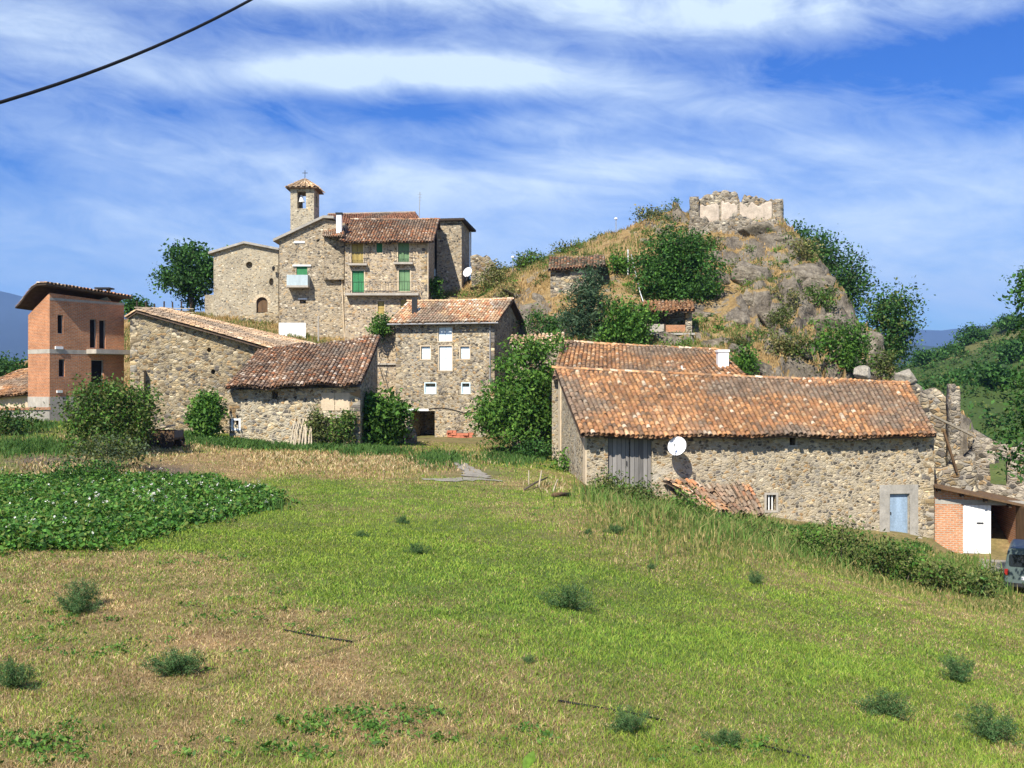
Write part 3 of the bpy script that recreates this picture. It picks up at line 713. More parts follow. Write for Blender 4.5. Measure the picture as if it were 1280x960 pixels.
def ridge_caps(rt, a, b, seed=1, pal=TERRA):
    rng = np.random.default_rng(seed); a = Vector(a); b = Vector(b); n_ = max(3, int((b - a).length / .38)); V = []; Fc = []; C = []
    d = (b - a).normalized(); s = Vector((-d.y, d.x, 0)).normalized(); up = Vector((0, 0, 1))
    for k in range(n_):
        c = np.array(pal[rng.integers(0, len(pal))]) * rng.uniform(.75, 1.2); base = len(V)
        for t, r, lf in ((k / n_ - .01, .15, .05), ((k + 1.12) / n_, .12, .02)):
            sg = -1.6 * .5 * math.sin(math.pi * min(max(t, 0), 1)) * .05
            for i in range(6):
                w_ = math.pi * i / 5; V.append((a.lerp(b, t) + s * r * math.cos(w_) + up * (r * math.sin(w_) * .8 + lf + sg + rng.normal(0, .008)))[:]); C.append(c)
        for i in range(5): Fc.append((base + i, base + i + 1, base + 7 + i, base + 6 + i))
    return np_mesh('ridge_tiles', V, Fc, M['tile'], rt, col=np.array(C))

def quoins(rt, f, t, z0, z1, sgn, seed, mat=None):
    rg = random.Random(seed); z = z0; mb = MB(); k = 0
    while z < z1 - .1:
        h = min(rg.uniform(.20, .34), z1 - z); L = (.52 if k % 2 else .30) * rg.uniform(.8, 1.2)
        a, b = (t, t + L) if sgn > 0 else (t - L, t)
        f.boxr((a - (.012 if sgn > 0 else 0), b + (.012 if sgn < 0 else 0), z + .008, z + h - .012), rg.uniform(.012, .03), .05 if k % 2 else .25, mb); z += h; k += 1
    return mb.build('quoin_edging', mat or M['cornerstone'], rt)

def rough_wall(name, a, b, tops, zb, th, mat, parent, step=0.3, amp=0.12, seed=1, holes=()):
    """a ruined rubble wall between two ground points with a broken top line"""
    a = Vector(a); b = Vector(b); L = (b - a).length; u = (b - a).normalized(); nn = Vector((u.y, -u.x, 0))
    nu = max(6, int(L / step)); tp = np.array(tops, float)
    us = np.linspace(0, 1, nu); tz = np.interp(us, tp[:, 0], tp[:, 1]); rng = np.random.default_rng(seed)
    tz = tz + rng.uniform(-0.22, 0.14, nu) * min(1, amp / 0.1)
    nz = max(5, int((tz.max() - zb) / step)); V = []; 
    for side in (1, -1):
        for j in range(nz + 1):
            for i in range(nu):
                p = a + u * (us[i] * L) + nn * (side * th / 2); z = zb + (tz[i] - zb) * j / nz
                V.append((p.x, p.y, z))
    V = np.array(V); 
    d = np.stack([fbm(V[:, 0] * 1.7 + k * 31, V[:, 1] * 1.7, V[:, 2] * 1.7, 3) - 0.5 for k in range(3)], 1); V = V + d * amp * 2.2
    q = nu * (nz + 1); f = grid_faces(nu, nz + 1)
    keep = np.ones(len(f), bool)
    for (h0_, h1_, z0, z1) in holes:
        c = V[f].mean(1); uu = (c - np.array(a)) @ np.array(u) / L
        keep &= ~((uu > h0_) & (uu < h1_) & (c[:, 2] > z0) & (c[:, 2] < z1))
    f = f[keep]
    cell = set(np.nonzero(keep)[0])
    Fc = [f, f[:, ::-1] + q]
    k = np.arange(q).reshape(nz + 1, nu)
    loop = np.concatenate([k[0, :-1], k[:-1, -1], k[-1, :0:-1], k[:0:-1, 0]]); nx_ = np.roll(loop, -1)
    Fc.append(np.stack([nx_, loop, loop + q, nx_ + q], 1))
    if holes:
        extra = []; kk = keep.reshape(nz, nu - 1)
        for j in range(nz):
            for i in range(nu - 1):
                if not kk[j, i]: continue
                for (dj, di, e) in ((0, 1, (k[j, i + 1], k[j + 1, i + 1])), (0, -1, (k[j, i], k[j + 1, i])), (1, 0, (k[j + 1, i], k[j + 1, i + 1])), (-1, 0, (k[j, i], k[j, i + 1]))):
                    J, I = j + dj, i + di
                    if 0 <= J < nz and 0 <= I < nu - 1 and not kk[J, I]: extra.append((e[0], e[1], e[1] + q, e[0] + q))
        if extra: Fc.append(np.array(extra))
    return np_mesh(name, V, np.concatenate(Fc), mat, parent)

def shutter_window(f, rt, px0, px1, py0, py1, mat, depth=0.12, name='shutter', leaves=2, label=None, surround=None):
    r = f.hole(px0, px1, py0, py1, depth + 0.12)
    t0, t1, z0, z1 = r; mb = MB(); g = 0.012
    for k in range(leaves):
        a = t0 + (t1 - t0) * k / leaves + g; b = t0 + (t1 - t0) * (k + 1) / leaves - g
        f.boxr((a, b, z0 + g, z1 - g), -depth, depth + 0.04, mb)
        for q in range(3):                                     # rails on the boards
            zz = z0 + (z1 - z0) * (0.12 + 0.38 * q); f.boxr((a + 0.02, b - 0.02, zz - 0.04, zz + 0.04), -depth + 0.02, depth - 0.002, mb)
    o = mb.build(name, mat, rt)
    if label: o['label'] = label
    if surround: f.surround(r, surround).build('window_surround', M['plaster'], rt)
    return r

def glass_window(f, rt, px0, px1, py0, py1, fmat, depth=0.12, bars=1):
    r = f.hole(px0, px1, py0, py1, depth + 0.25); t0, t1, z0, z1 = r
    mb = f.frame((t0 + .005, t1 - .005, z0 + .005, z1 - .005), 0.055, -depth, depth + 0.05)
    for k in range(bars):
        c = t0 + (t1 - t0) * (k + 1) / (bars + 1); f.boxr((c - 0.025, c + 0.025, z0 + 0.06, z1 - 0.06), -depth, depth + 0.05, mb)
    w_ = mb.build('window', fmat, rt)
    f.boxr((t0 + .03, t1 - .03, z0 + .03, z1 - .03), -depth - 0.02, depth + 0.03).build('pane_or_dark_fill', M['glass'], w_)
    return r

def dark_window(f, rt, px0, px1, py0, py1, depth=0.6, arch=False, full=False):
    """an open hole with the unlit room behind it"""
    if arch: f.arch(px0, px1, py0, py1, depth, full)
    else: f.hole(px0, px1, py0, py1, depth)
    r = f.rect(px0, px1, py0, py1)
    return f.boxr((r[0] - .05, r[1] + .05, r[2] - .05, r[3] + .05), -depth + 0.06, depth - 0.02).build('window_opening', M['dark'], rt) if False else None

def balcony(f, rt, px0, px1, py, out=0.55, th=0.14, rail=True, name='balcony'):
    t0, _ = f.uz(px0, py); t1, z = f.uz(px1, py)
    s = f.boxr((t0, t1, z - th, z), out, -0.0 + 0.02).build(name, M['concrete'], rt)
    if rail:
        mb = MB(); h = 0.92; n_ = max(3, int((t1 - t0) / 0.22))
        for k in range(n_ + 1):
            t = t0 + 0.03 + (t1 - t0 - 0.06) * k / n_; mb.bar(f.at(t, z, out - 0.04), f.at(t, z + h, out - 0.04), 0.018)
        for zz in (0.08, h): mb.bar(f.at(t0 + .02, z + zz, out - 0.04), f.at(t1 - .02, z + zz, out - 0.04), 0.03)
        for t in (t0 + .03, t1 - .03): mb.bar(f.at(t, z + h, out - 0.04), f.at(t, z + h, 0.0), 0.025)
        mb.build('railing', M['dark_metal'], s)
    return s

def dish(name, c, rad, facing, label, arm_to, mat=None):
    """satellite dish: reflector, feed arm, mast"""
    rt = root(name, arm_to, label, 'satellite dish')
    c = Vector(c); d = Vector(facing).normalized(); x = d.cross(Vector((0, 0, 1))).normalized(); y = x.cross(d)
    vs = []; fs = []; n_ = 24; m_ = 6
    for i in range(m_ + 1):
        r = rad * i / m_
        for k in range(n_):
            a = 2 * math.pi * k / n_
            vs.append(c + x * (r * math.cos(a)) + y * (r * math.sin(a) * 1.06) + d * (0.22 * rad * (i / m_) ** 2))
    for i in range(m_):
        for k in range(n_): fs.append((i * n_ + k, i * n_ + (k + 1) % n_, (i + 1) * n_ + (k + 1) % n_, (i + 1) * n_ + k))
    mb = MB().add(vs, fs); mb.add([v - d * 0.015 for v in vs], [t[::-1] for t in fs]); mb.build('reflector', M['white_metal'], rt, True)
    MB().tube([c - y * rad, c - y * rad * 0.9 + d * rad * 0.6, c - y * 0.25 * rad + d * rad * 1.05], 0.018, 6).build('feed_arm', M['metal'], rt)
    MB().lathe([(0.0, -0.06), (0.04, -0.05), (0.045, 0.05), (0, 0.06)], c - y * 0.2 * rad + d * rad * 1.05, 10).build('receiver', M['metal'], rt)
    MB().tube([Vector(arm_to), Vector(arm_to) + Vector((0, -0.02, 0.0)) - Vector((0, 0, 0)), c - d * 0.10, c - d * 0.01], 0.035, 8).build('bracket', M['metal'], rt)
    return rt

# ------------------------------------------------------------------ the big stone barn on the right
f = Face(733, 45, 1167, 47)
bl, br = Vector((wx(698, 52.8), 52.8, 0)), Vector((wx(1141, 53.4), 53.4, 0))
rt = root('stone_barn', (f.a.x, f.a.y, -5), 'long stone barn with sagging clay tile roof, grey plank door and faded blue door', 'barn')
zeL, zeR = wz(543, 45) - 0.12, wz(540, 47) - 0.14
wall = hexa([f.a, f.b, br, bl], [zeL, zeR, wz(481, 53.4) - 0.25, wz(463, 52.8) - 0.25], -9.2).build('wall', M['stone_barn'], rt)
f.hole(760, 815, 546.5, 612, 0.3)
r = f.rect(760, 815, 546.5, 612)
mid = (r[0] + r[1]) / 2
for k, (a, b) in enumerate(((r[0], mid - 0.01), (mid + 0.01, r[1]))):
    d_ = f.boxr((a + .01, b - .01, r[2], r[3] - 0.06), -0.14, 0.2).build('barn_door', M['planks'], rt)
    if k == 0: MB().bar(f.at(b - 0.12, (r[2] + r[3]) / 2 - 0.1, -0.11), f.at(b - 0.12, (r[2] + r[3]) / 2 + 0.1, -0.11), 0.04).build('handle', M['dark_metal'], d_)
f.boxr((r[0] - 0.2, r[1] + 0.2, r[3] - 0.04, r[3] + 0.14), 0.03, 0.2).build('lintel', M['dark_wood'], rt)
f.hole(987, 994.5, 544.5, 556.5, 0.7); r = f.rect(985, 996.5, 556.5, 559); f.boxr(r, 0.05, 0.1).build('sill', M['concrete'], rt)
f.hole(958, 970, 618.5, 638, 0.6); r = f.rect(958, 970, 618.5, 638)
w_ = f.frame((r[0] - .1, r[1] + .1, r[2] - .1, r[3] + .1), 0.1, 0.03, 0.05).build('window', M['concrete'], rt)
mb = MB()
for k in range(2): t = r[0] + (r[1] - r[0]) * (k + 1) / 3; mb.bar(f.at(t, r[2], -0.1), f.at(t, r[3], -0.1), 0.05)
mb.build('window_bar', M['white'], w_)
r = f.hole(1112, 1137, 617, 670, 0.25)
d_ = f.boxr((r[0] + .04, r[1] - .02, r[2] - .05, r[3] - .02), -0.14, 0.19).build('door', M['blue_door'], rt)
MB().bar(f.at(r[0] + .12, (r[2] + r[3]) / 2, -0.12), f.at(r[0] + .12, (r[2] + r[3]) / 2 + .12, -0.12), 0.04).build('handle', M['dark_metal'], d_)
f.frame((r[0], r[1], r[2] - .1, r[3]), 0.035, -0.1, 0.24).build('door_frame', M['grey_render'], rt)
f.box(1103, 1146, 670.5, 674, 0.5, 0.1).build('doorstep', M['concrete'], rt)
cut(wall, f.cut)
# smooth render round the blue door
mb = MB(); r2 = (r[0] - 0.5, r[1] + 0.42, r[2] - 0.2, r[3] + 0.42)
f.boxr((r2[0], r[0], r2[2], r[3]), 0.022, 0.01, mb); f.boxr((r[1], r2[1], r2[2], r[3]), 0.022, 0.01, mb); f.boxr((r2[0], r2[1], r[3], r2[3]), 0.022, 0.01, mb)
mb.build('render_patch', M['grey_render'], rt)
tile_roof('roof', P(726, 546, 44.4), P(1171, 541.5, 46.5), P(1136, 480, 53.6), P(694, 461, 53.0), M['tile'], rt, TERRA, 0.07, 0.235, 0.36, 3, 0.14)
ridge_caps(rt, P(694, 461, 53.0), P(1136, 480, 53.6), 5)
quoins(rt, f, f.L, -9, zeR, -1, 3)
# left gable: two pilasters of smooth render
g = Face(699, 52.4, 733, 45)
for a, b in ((0.0, 0.55), (g.L - 0.55, g.L)):
    mb = MB(); z1 = zeL + (0 if a else 2.4)
    g.boxr((a, b, -7, z1 + 0.05), 0.05, 0.02, mb); mb.build('pilaster', M['plaster'], rt)
# lean-to of loose tiles against the wall
le = root('lean_to', (wx(890, 43.5), 43.5, -6), 'low collapsed lean-to of clay tiles against the barn wall', 'lean-to')
tile_roof('roof', P(872, 634, 42.6), P(956, 644, 44.2), P(938, 606, 46.05), P(829, 600, 45.25), M['tile'], le, BROWN + TERRA[:3], 0.10, 0.22, 0.34, 8, 0.1, jit=2.6)
mb = hexa([P(878, 640, 43.0), P(952, 645, 44.5), P(938, 610, 45.9), P(835, 605, 45.2)], [wz(637, 43), wz(645, 44.5), wz(609, 45.9), wz(604, 45.2)], -8); 
mb.v = [(x, y, z - 0.22) for x, y, z in mb.v]; mb.build('wall', M['stone_ruin'], le)
dish('satellite_dish', f.pt(841, 557, 0.75), 0.42, (-0.42, -0.85, 0.42), 'white satellite dish on the barn wall beside the plank door', f.pt(841, 574, 0.0))

# ------------------------------------------------------------------ house roof behind the barn
rt = root('tiled_house', (wx(800, 57), 57, -4), 'long low house behind the barn with clay tiled roof and white chimney', 'house')
fl, fr, brr, bll = [(wx(690, 54.8), 54.8), (wx(930, 54.8), 54.8), (wx(896, 60.4), 60.4), (wx(704, 60.4), 60.4)]
hexa([fl, fr, brr, bll], [wz(475, 54.8), wz(475, 54.8), wz(440, 60.4), wz(432, 60.4)], -8).build('wall', M['stone_barn'], rt)
tile_roof('roof', P(690, 472, 54.3), P(934, 472, 54.3), P(899, 438, 60.6), P(703, 427.5, 60.6), M['tile'], rt, TERRA, 0.06, 0.235, 0.36, 21, 0.12)
ridge_caps(rt, P(703, 427.5, 60.6), P(899, 438, 60.6), 6)
c = Face(898, 56.2, 911, 56.2); ch = c.box(898, 911, 439, 464, 0, 0.6).build('chimney', M['white'], rt); c.box(897, 912, 437, 440, 0.05, 0.65).build('chimney_cap', M['white'], ch)
MB().tube([P(853, 466, 56), P(852, 457, 56)], 0.05, 8).build('vent_pipe', M['white'], rt)
rt = root('tiled_outhouse', (wx(672, 62), 62, -4), 'small outhouse with pale tiled roof behind the large bush', 'outhouse')
hexa([(wx(640, 60.5), 60.5), (wx(705, 60.5), 60.5), (wx(705, 63), 63), (wx(640, 63), 63)], [wz(433, 60.5), wz(432, 60.5), wz(422, 63), wz(423, 63)], -6).build('wall', M['stone_blue'], rt)
tile_roof('roof', P(636, 432, 60.9), P(706, 430, 60.9), P(706, 417.5, 63), P(638, 420, 63), M['tile'], rt, PALE, 0.04, 0.23, 0.36, 23, 0.1)

# ------------------------------------------------------------------ brick garage
f = Face(1168.5, 47.1, 1292, 46.3)
rt = root('brick_garage', (f.a.x, f.a.y, -7.2), 'orange brick garage with sloping roof and a white door', 'garage')
zL, zR = f.uz(1168, 609)[1], f.uz(1292, 636)[1]
bk = [f.at(f.L, 0, -5), f.at(0, 0, -5)]
wall = hexa([f.a, f.b, bk[0], bk[1]], [zL, zR, zR, zL], -8.5).build('wall', M['brick_garage'], rt)
f.hole(1204, 1270, 631.5, 700, 4.0)
r = f.rect(1204, 1239, 631.5, 692)
d_ = MB(); n_ = 7
for k in range(n_): a = r[0] + (r[1] - r[0]) * k / n_; f.boxr((a + .006, a + (r[1] - r[0]) / n_ - .006, r[2], r[3]), -0.03, 0.09, d_)
d_ = d_.build('door', M['white'], rt)
f.boxr(((r[0] + r[1]) / 2 - .02, (r[0] + r[1]) / 2 + .28, r[3] - .86, r[3] - .8), 0.0, 0.028).build('handle', M['dark_metal'], d_)
r = f.rect(1239, 1270, 631.5, 692)
mb = MB(); o_ = f.at(r[1] - .02, 0, 0.02); e_ = f.at(r[1] + 0.08, 0, 1.0)
mb.box8([(o_.x, o_.y, r[2]), (e_.x, e_.y, r[2]), (e_.x + .05, e_.y, r[2]), (o_.x + .05, o_.y, r[2]), (o_.x, o_.y, r[3]), (e_.x, e_.y, r[3]), (e_.x + .05, e_.y, r[3]), (o_.x + .05, o_.y, r[3])])
mb.build('open_door', M['brown_wood'], rt)
cut(wall, f.cut)
r = f.rect(1168.5, 1280, 625, 631); f.boxr((r[0] + .01, f.L - .01, r[2], r[3]), 0.012, 0.01).build('lintel', M['grey_render'], rt)
ins = MB(); mb = MB()
slab = [f.at(-.1, zL + .02, 0.55), f.at(f.L + .3, zR - .04, 0.55), f.at(f.L + .3, zR - .04, -5.3), f.at(-.1, zL + .02, -5.3)]
MB().box8(slab + [v + Vector((0, 0, .10)) for v in slab]).build('roof', M['brown_wood'], rt)
for k in range(5):
    t = 0.12 + k * 1.02; z = zL + (zR - zL) * t / f.L - 0.09
    MB().bar(f.at(t, z, 0.42), f.at(t, z, -0.05), 0.11, 0.15).build('rafter', M['dark_wood'], rt)

# ------------------------------------------------------------------ ruins by the garage
rt = root('ruined_wall', (wx(1175, 56), 56, -5), 'tall broken stump of a rubble wall above the garage', 'ruin')
rough_wall('wall', (wx(1152, 56.5), 56.5, 0), (wx(1190, 55.5), 55.5, 0), [(0, wz(486, 56)), (0.3, wz(484, 56)), (0.72, wz(490, 56)), (1, wz(500, 56))], -7, 0.6, M['stone_ruin'], rt, 0.25, 0.08, 3)
rough_wall('pier', (wx(1186, 55), 55, 0), (wx(1197, 55), 55, 0), [(0, wz(482, 55)), (1, wz(483, 55))], -7, 0.7, M['stone_castle'], rt, 0.22, 0.07, 4)
rt = root('ruined_house', (wx(1250, 50), 50, -6), 'roofless stone ruin with an empty window above the garage', 'ruin')
rough_wall('wall', (wx(1216, 51), 51, 0), (wx(1330, 49.5), 49.5, 0), [(0, wz(538, 51)), (0.2, wz(546, 51)), (0.45, wz(556, 50)), (0.7, wz(552, 50)), (1, wz(560, 50))], -7.5, 0.55, M['stone_castle'], rt, 0.24, 0.08, 5, [(0.17, 0.40, wz(608, 50), wz(577, 50))])
rough_wall('side_wall', (wx(1217, 51), 51, 0), (wx(1222, 55), 55, 0), [(0, wz(540, 51)), (1, wz(556, 55))], -7.5, 0.5, M['stone_ruin'], rt, 0.25, 0.08, 6)
rt = root('rubble_wall', (wx(1190, 50), 50, -6), 'low tumbled rubble wall beside the barn end', 'wall')
rough_wall('stones', (wx(1160, 49), 49, 0), (wx(1217, 49), 49, 0), [(0, wz(592, 49)), (0.3, wz(585, 49)), (0.6, wz(570, 49)), (1, wz(566, 49))], -8, 0.7, M['stone_ruin'], rt, 0.25, 0.2, 7)
for k, (a, b, w0, lab) in enumerate((((1163, 518, 47.5), (1217, 545, 50.5), 0.10, 'long grey timber beam bridging the barn and the ruin'), ((1180, 540, 48.5), (1196, 590, 48.6), 0.10, 'dark timber prop leaning below the broken wall stump'))):
    tag(MB().bar(P(*a), P(*b), w0).build('timber_beam', M['brown_wood'] if k else M['pole_wood']), lab, 'beam', 'timber beams at the ruins')

# ------------------------------------------------------------------ small stone barn, left centre
f = Face(287, 56, 450, 56)
rt = root('small_stone_barn', (f.a.x, 56, -3.5), 'small stone barn with wavy brown tiled roof and a white framed window', 'barn')
wall = hexa([f.a, f.b, (wx(472, 63), 63), (wx(325, 63), 63)], [wz(488, 56), wz(484, 56), wz(430, 63), wz(442, 63)], -5.5).build('wall', M['stone_left'], rt)
f.hole(339.5, 347.5, 489, 499, 0.6); f.hole(291.5, 298.5, 525.5, 535.5, 0.5)
r = f.rect(291.5, 298.5, 525.5, 535.5); f.surround(r, 0.11, 0.03).build('window_surround', M['white'], rt)
cut(wall, f.cut)
quoins(rt, f, f.L, -5, wz(486, 56), -1, 4); quoins(rt, f, 0, -5, wz(489, 56), 1, 5)
for a, b in ((401.5, 418), (419, 437)): f.box(a, b, 491, 513, 0.018, 0.01).build('plaster_patch', M['plaster'], rt)
tile_roof('roof', P(281, 484, 55.3), P(452, 477, 55.3), P(476, 421, 63.3), P(324, 434.5, 63.3), M['tile'], rt, BROWN, 0.10, 0.23, 0.34, 31, 0.12, wgt=[.2, .15, .2, .1, .12, .1, .07, .06])
poles = None
for k in range(9):
    x0 = 363 + k * 3.3 + rnd.uniform(-1.5, 1.5); x1 = 371 + k * 2.6 + rnd.uniform(-2.2, 2.2)
    b0 = P(x0, 552, 54.8); b0.z = ontop(b0.x, b0.y) - 0.05
    o = MB().tube([b0, P((x0 + x1) / 2, 538, 55.4) + Vector((rnd.uniform(-.03, .03), 0, 0)), P(x1, 523 + rnd.uniform(-2, 6), 55.93)], [0.042, 0.036, 0.025], 7).build('wooden_pole', M['pole_wood'])
    tag(o, 'pale bare wooden pole leaning in a row against the small stone barn', 'pole', 'poles leaning on the small stone barn')

# ------------------------------------------------------------------ big gable house, left
f = Face(163, 62.5, 402, 63.5)
rt = root('large_stone_house', (wx(240, 63), 63, -3), 'large stone house end wall under a pale low pitched tile roof', 'house')
b3, b4 = Vector((wx(404, 73.5), 73.5, 0)), Vector((wx(205, 73.5), 73.5, 0))
zfl, zfr = f.uz(176, 391)[1], f.uz(402, 453)[1]
wall = hexa([f.a, f.b, b3, b4], [zfl + .05, zfr, wz(434, 73.5) - .2, wz(388, 73.5) - .2], -4.5).build('wall', M['stone_big'], rt)
f.arch(258.5, 264, 434.5, 440.5, 0.5, True); f.arch(263.5, 269, 461.5, 468, 0.5, True); cut(wall, f.cut)
tile_roof('roof', P(336, 435.5, 62.6), P(336 + 69, 434, 74), P(206, 385.5, 74), P(170, 388, 62.2), M['tile'], rt, PALE, 0.04, 0.23, 0.36, 41, 0.12)
quoins(rt, f, 0, -4, zfl, 1, 9)
mb = MB(); f.boxr((f.uz(178, 0)[0], f.uz(182.5, 0)[0], -5, wz(463, 62.5)), 0.5, 0.05, mb); mb.build('buttress', M['stone_big'], rt)
tile_roof('roof_edge', P(158, 397, 62.4), P(192, 392, 74), P(206, 386, 74), P(171, 388.3, 62.2), M['tile'], rt, PALE, 0.01, 0.23, 0.36, 42, 0.1)

# ------------------------------------------------------------------ brick tower house, far left
Dk = 60.0; cn = Vector((wx(62, Dk), Dk, 0)); u = Vector((math.cos(R(57)), math.sin(R(57)), 0)); v = Vector((-u.y, u.x, 0))
k = (155 - 640) / F; t = (k * cn.y - cn.x) / (u.x - k * u.y); FRb = cn + u * t; Lf = t; k = (35.2 - 640) / F; LB = (k * cn.y - cn.x) / (v.x - k * v.y)
f = Face(62, Dk, 155, FRb.y)
g = Face(35.2, (cn + v * LB).y, 62, Dk)
rt = root('brick_house', (cn.x, cn.y, -2.5), 'unfinished tall brick house with slit windows and curved tile eave', 'house')
back = cn + v * LB
zt = f.uz(62, 366)[1]; zt2 = f.uz(155, 379)[1]
wall = hexa([cn, FRb, FRb + v * LB, back], [zt, zt2, zt2 - 1.1, zt - 1.25], -4).build('wall', M['brick'], rt)
for q in ((72, 79, 393.5, 417), (112.3, 120.5, 399, 435), (124, 132, 400, 436), (73.5, 81, 449, 471), (114, 129.5, 450, 482)): f.hole(*q, 1.4)
cut(wall, f.cut)
for q in ((72, 79, 393.5, 417), (112.3, 120.5, 399, 435), (124, 132, 400, 436), (73.5, 81, 449, 471), (114, 129.5, 450, 482)):
    r = f.rect(*q); w_ = f.frame(r, 0.035, -0.1, 0.2).build('window', M['grey_render'], rt); f.boxr((r[0] + .02, r[1] - .02, r[2] + .02, r[3] - .02), -0.16, 0.18).build('pane_or_dark_fill', M['dark'], w_)  # near-black sheet in each opening, the unlit room's darkness put into its colour
r = f.rect(62, 155, 438, 443); mb = MB(); f.boxr((0.0, f.L, r[2], r[3]), 0.012, 0.02, mb); mb.build('concrete_band', M['concrete'], rt)
mb = MB(); g.boxr((0, g.L, r[2], r[3] + .02), 0.012, 0.02, mb); mb.build('concrete_band', M['concrete'], rt)
z0 = f.uz(62, 496)[1]; mb = MB(); f.boxr((0, f.L, -4, z0), 0.03, 0.02, mb); g.boxr((0, g.L - .03, -4, z0), 0.03, 0.02, mb); mb.build('plinth', M['concrete'], rt)
mb = MB(); f.boxr((0, f.L, zt2 - .15, zt2 + .0), 0.014, 0.02, mb); mb.build('concrete_band', M['grey_render'], rt)
f.boxr((f.uz(108, 0)[0], f.uz(155, 0)[0] + .35, f.uz(120, 442.5)[1], f.uz(120, 437)[1]), 1.0, 0.02).build('balcony', M['concrete'], rt)
for q in ((68.5, 78, 433, 436.5), (70.5, 77, 488, 491)): f.box(*q, 0.1, 0.02).build('ledge', M['white'], rt)
# roof: high along the front, curving down towards the back, with a deep verge over the left wall
zf0, zf1 = f.uz(63, 356)[1], f.uz(157, 371.5)[1]
prof = [(-0.45, 0.0), (LB * .25, 0.02), (LB * .5, -0.2), (LB * .75, -0.55), (LB, -1.0), (LB + .55, -1.25)]
def rp(tt, s_, dz, o=0.0): return cn + u * tt + v * s_ + Vector((0, 0, zf0 + (zf1 - zf0) * max(tt, 0) / Lf + dz + o))
ta, tb = -0.5, Lf + 0.35
mb = MB(); A_ = [rp(ta, s_, dz) for s_, dz in prof]; A_ = A_ + [q - Vector((0, 0, .08)) for q in reversed(A_)]
B_ = [rp(tb, s_, dz) for s_, dz in prof]; B_ = B_ + [q - Vector((0, 0, .08)) for q in reversed(B_)]; n_ = len(A_)
mb.add(A_ + B_, [tuple(range(n_)), tuple(range(2 * n_ - 1, n_ - 1, -1))] + [(i, (i + 1) % n_, n_ + (i + 1) % n_, n_ + i) for i in range(n_)])
rf = mb.build('roof', M['dark_wood'], rt)
for k in range(len(prof) - 1):
    (s0_, d0_), (s1_, d1_) = prof[k], prof[k + 1]
    tile_roof('roof_tiles', rp(tb, s1_, d1_, .03), rp(ta, s1_, d1_, .03), rp(ta, s0_, d0_, .03), rp(tb, s0_, d0_, .03), M['tile'], rf, BROWN, 0.0, 0.23, 0.3, 51 + k, 0.03)
c0 = f.at(Lf * 0.86, 0, -1.0); zc = f.uz(138, 371)[1]
mb = MB(); mb.box(c0.x - .3, c0.x + .3, c0.y - .3, c0.y + .3, zc - .4, zc + .42); ch = mb.build('chimney', M['grey_render'], rt)
mb = MB(); mb.box(c0.x - .48, c0.x + .48, c0.y - .42, c0.y + .42, zc + .55, zc + .64)
for sx_ in (-.26, .26): mb.box(c0.x + sx_ - .04, c0.x + sx_ + .04, c0.y - .26, c0.y + .26, zc + .422, zc + .548)
mb.build('chimney_cap', M['dark_metal'], ch)

f = Face(-60, 66, 40, 64)
rt = root('low_tiled_house', (wx(0, 65), 65, -2), 'low house with reddish tile roof beside the brick house', 'house')
hexa([f.a, f.b, f.at(f.L, 0, -6), f.at(0, 0, -6)], [wz(501, 66), wz(494, 64), wz(459, 70), wz(468, 72)], -5).build('wall', M['plaster'], rt)
tile_roof('roof', f.pt(-70, 501, .4), f.pt(41, 492, .4), f.at(f.L + .3, wz(455, 70), -6.2), f.at(-.5, wz(463, 72), -6.2), M['tile'], rt, TERRA, 0.05, 0.23, 0.36, 55, 0.1)
f = Face(-40, 56, 62, 57.5)
z = f.uz(30, 510)[1]; mb = MB(); f.boxr((0, f.L, -5, z - .12), 0, 0.3, mb)
rt = root('garden_wall', (f.a.x, f.a.y, -3), 'low grey concrete garden wall with a red brick coping at the brick house', 'wall')
mb.build('wall', M['concrete'], rt); f.boxr((-.05, f.L + .05, z - .12, z + .02), 0.06, 0.36).build('coping', M['brick'], rt)

# ------------------------------------------------------------------ house with pale blue windows
f = Face(495, 74, 618, 72)
rt = root('blue_window_house', (f.a.x, f.a.y, -3.8), 'three storey stone house with pale blue shutters and dark ground floor doorway', 'house')
dv = Vector((0.26, 0.966, 0)); dep = 7.3
pkz = wz(375, 75.5); ez = f.uz(618, 399)[1]
prof = [f.at(0, -6), f.at(f.L, -6)]
A0, B0 = f.at(0, 0), f.at(f.L, 0)
pent = [B0 + Vector((0, 0, -6)), B0 + dv * dep + Vector((0, 0, -6)), B0 + dv * dep + Vector((0, 0, ez)), B0 + dv * dep / 2 + Vector((0, 0, pkz - .12)), B0 + Vector((0, 0, ez))]
wall = MB().prism(pent, A0 - B0).build('wall', M['stone_blue'], rt)
for q in ((548, 565, 409, 426.5), (549, 565, 432.5, 463)):
    shutter_window(f, rt, *q, M['shutter_white'], 0.10, leaves=2, surround=0.07)
for q in ((526.5, 538, 433, 449), (575.5, 587, 433, 448.5)): shutter_window(f, rt, *q, M['shutter_white'], 0.14, leaves=1, surround=0.07)
for q in ((530.5, 545.5, 478, 492.5), (576.5, 588, 478, 492.5)):
    r = f.hole(*q, 0.3); f.frame(r, 0.07, 0.02, 0.2).build('window', M['pale_blue'], rt)
    h = (r[3] - r[2]); f.boxr((r[0] + .07, r[1] - .07, r[2] + .07, r[2] + h * .62), -0.1, 0.16).build('shutter', M['pale_blue'], rt)
f.hole(512, 543.5, 513.5, 552, 3.2)
cut(wall, f.cut)
quoins(rt, f, f.L, -5, ez, -1, 6); quoins(rt, f, 0, -5, ez, 1, 7); ridge_caps(rt, A0 - f.u * .45 + dv * dep / 2 + Vector((0, 0, pkz + .05)), B0 + f.u * .45 + dv * dep / 2 + Vector((0, 0, pkz + .05)), 8, PALE)
f.box(507, 536, 511, 513.6, 0.06, 0.1).build('lintel', M['white'], rt)
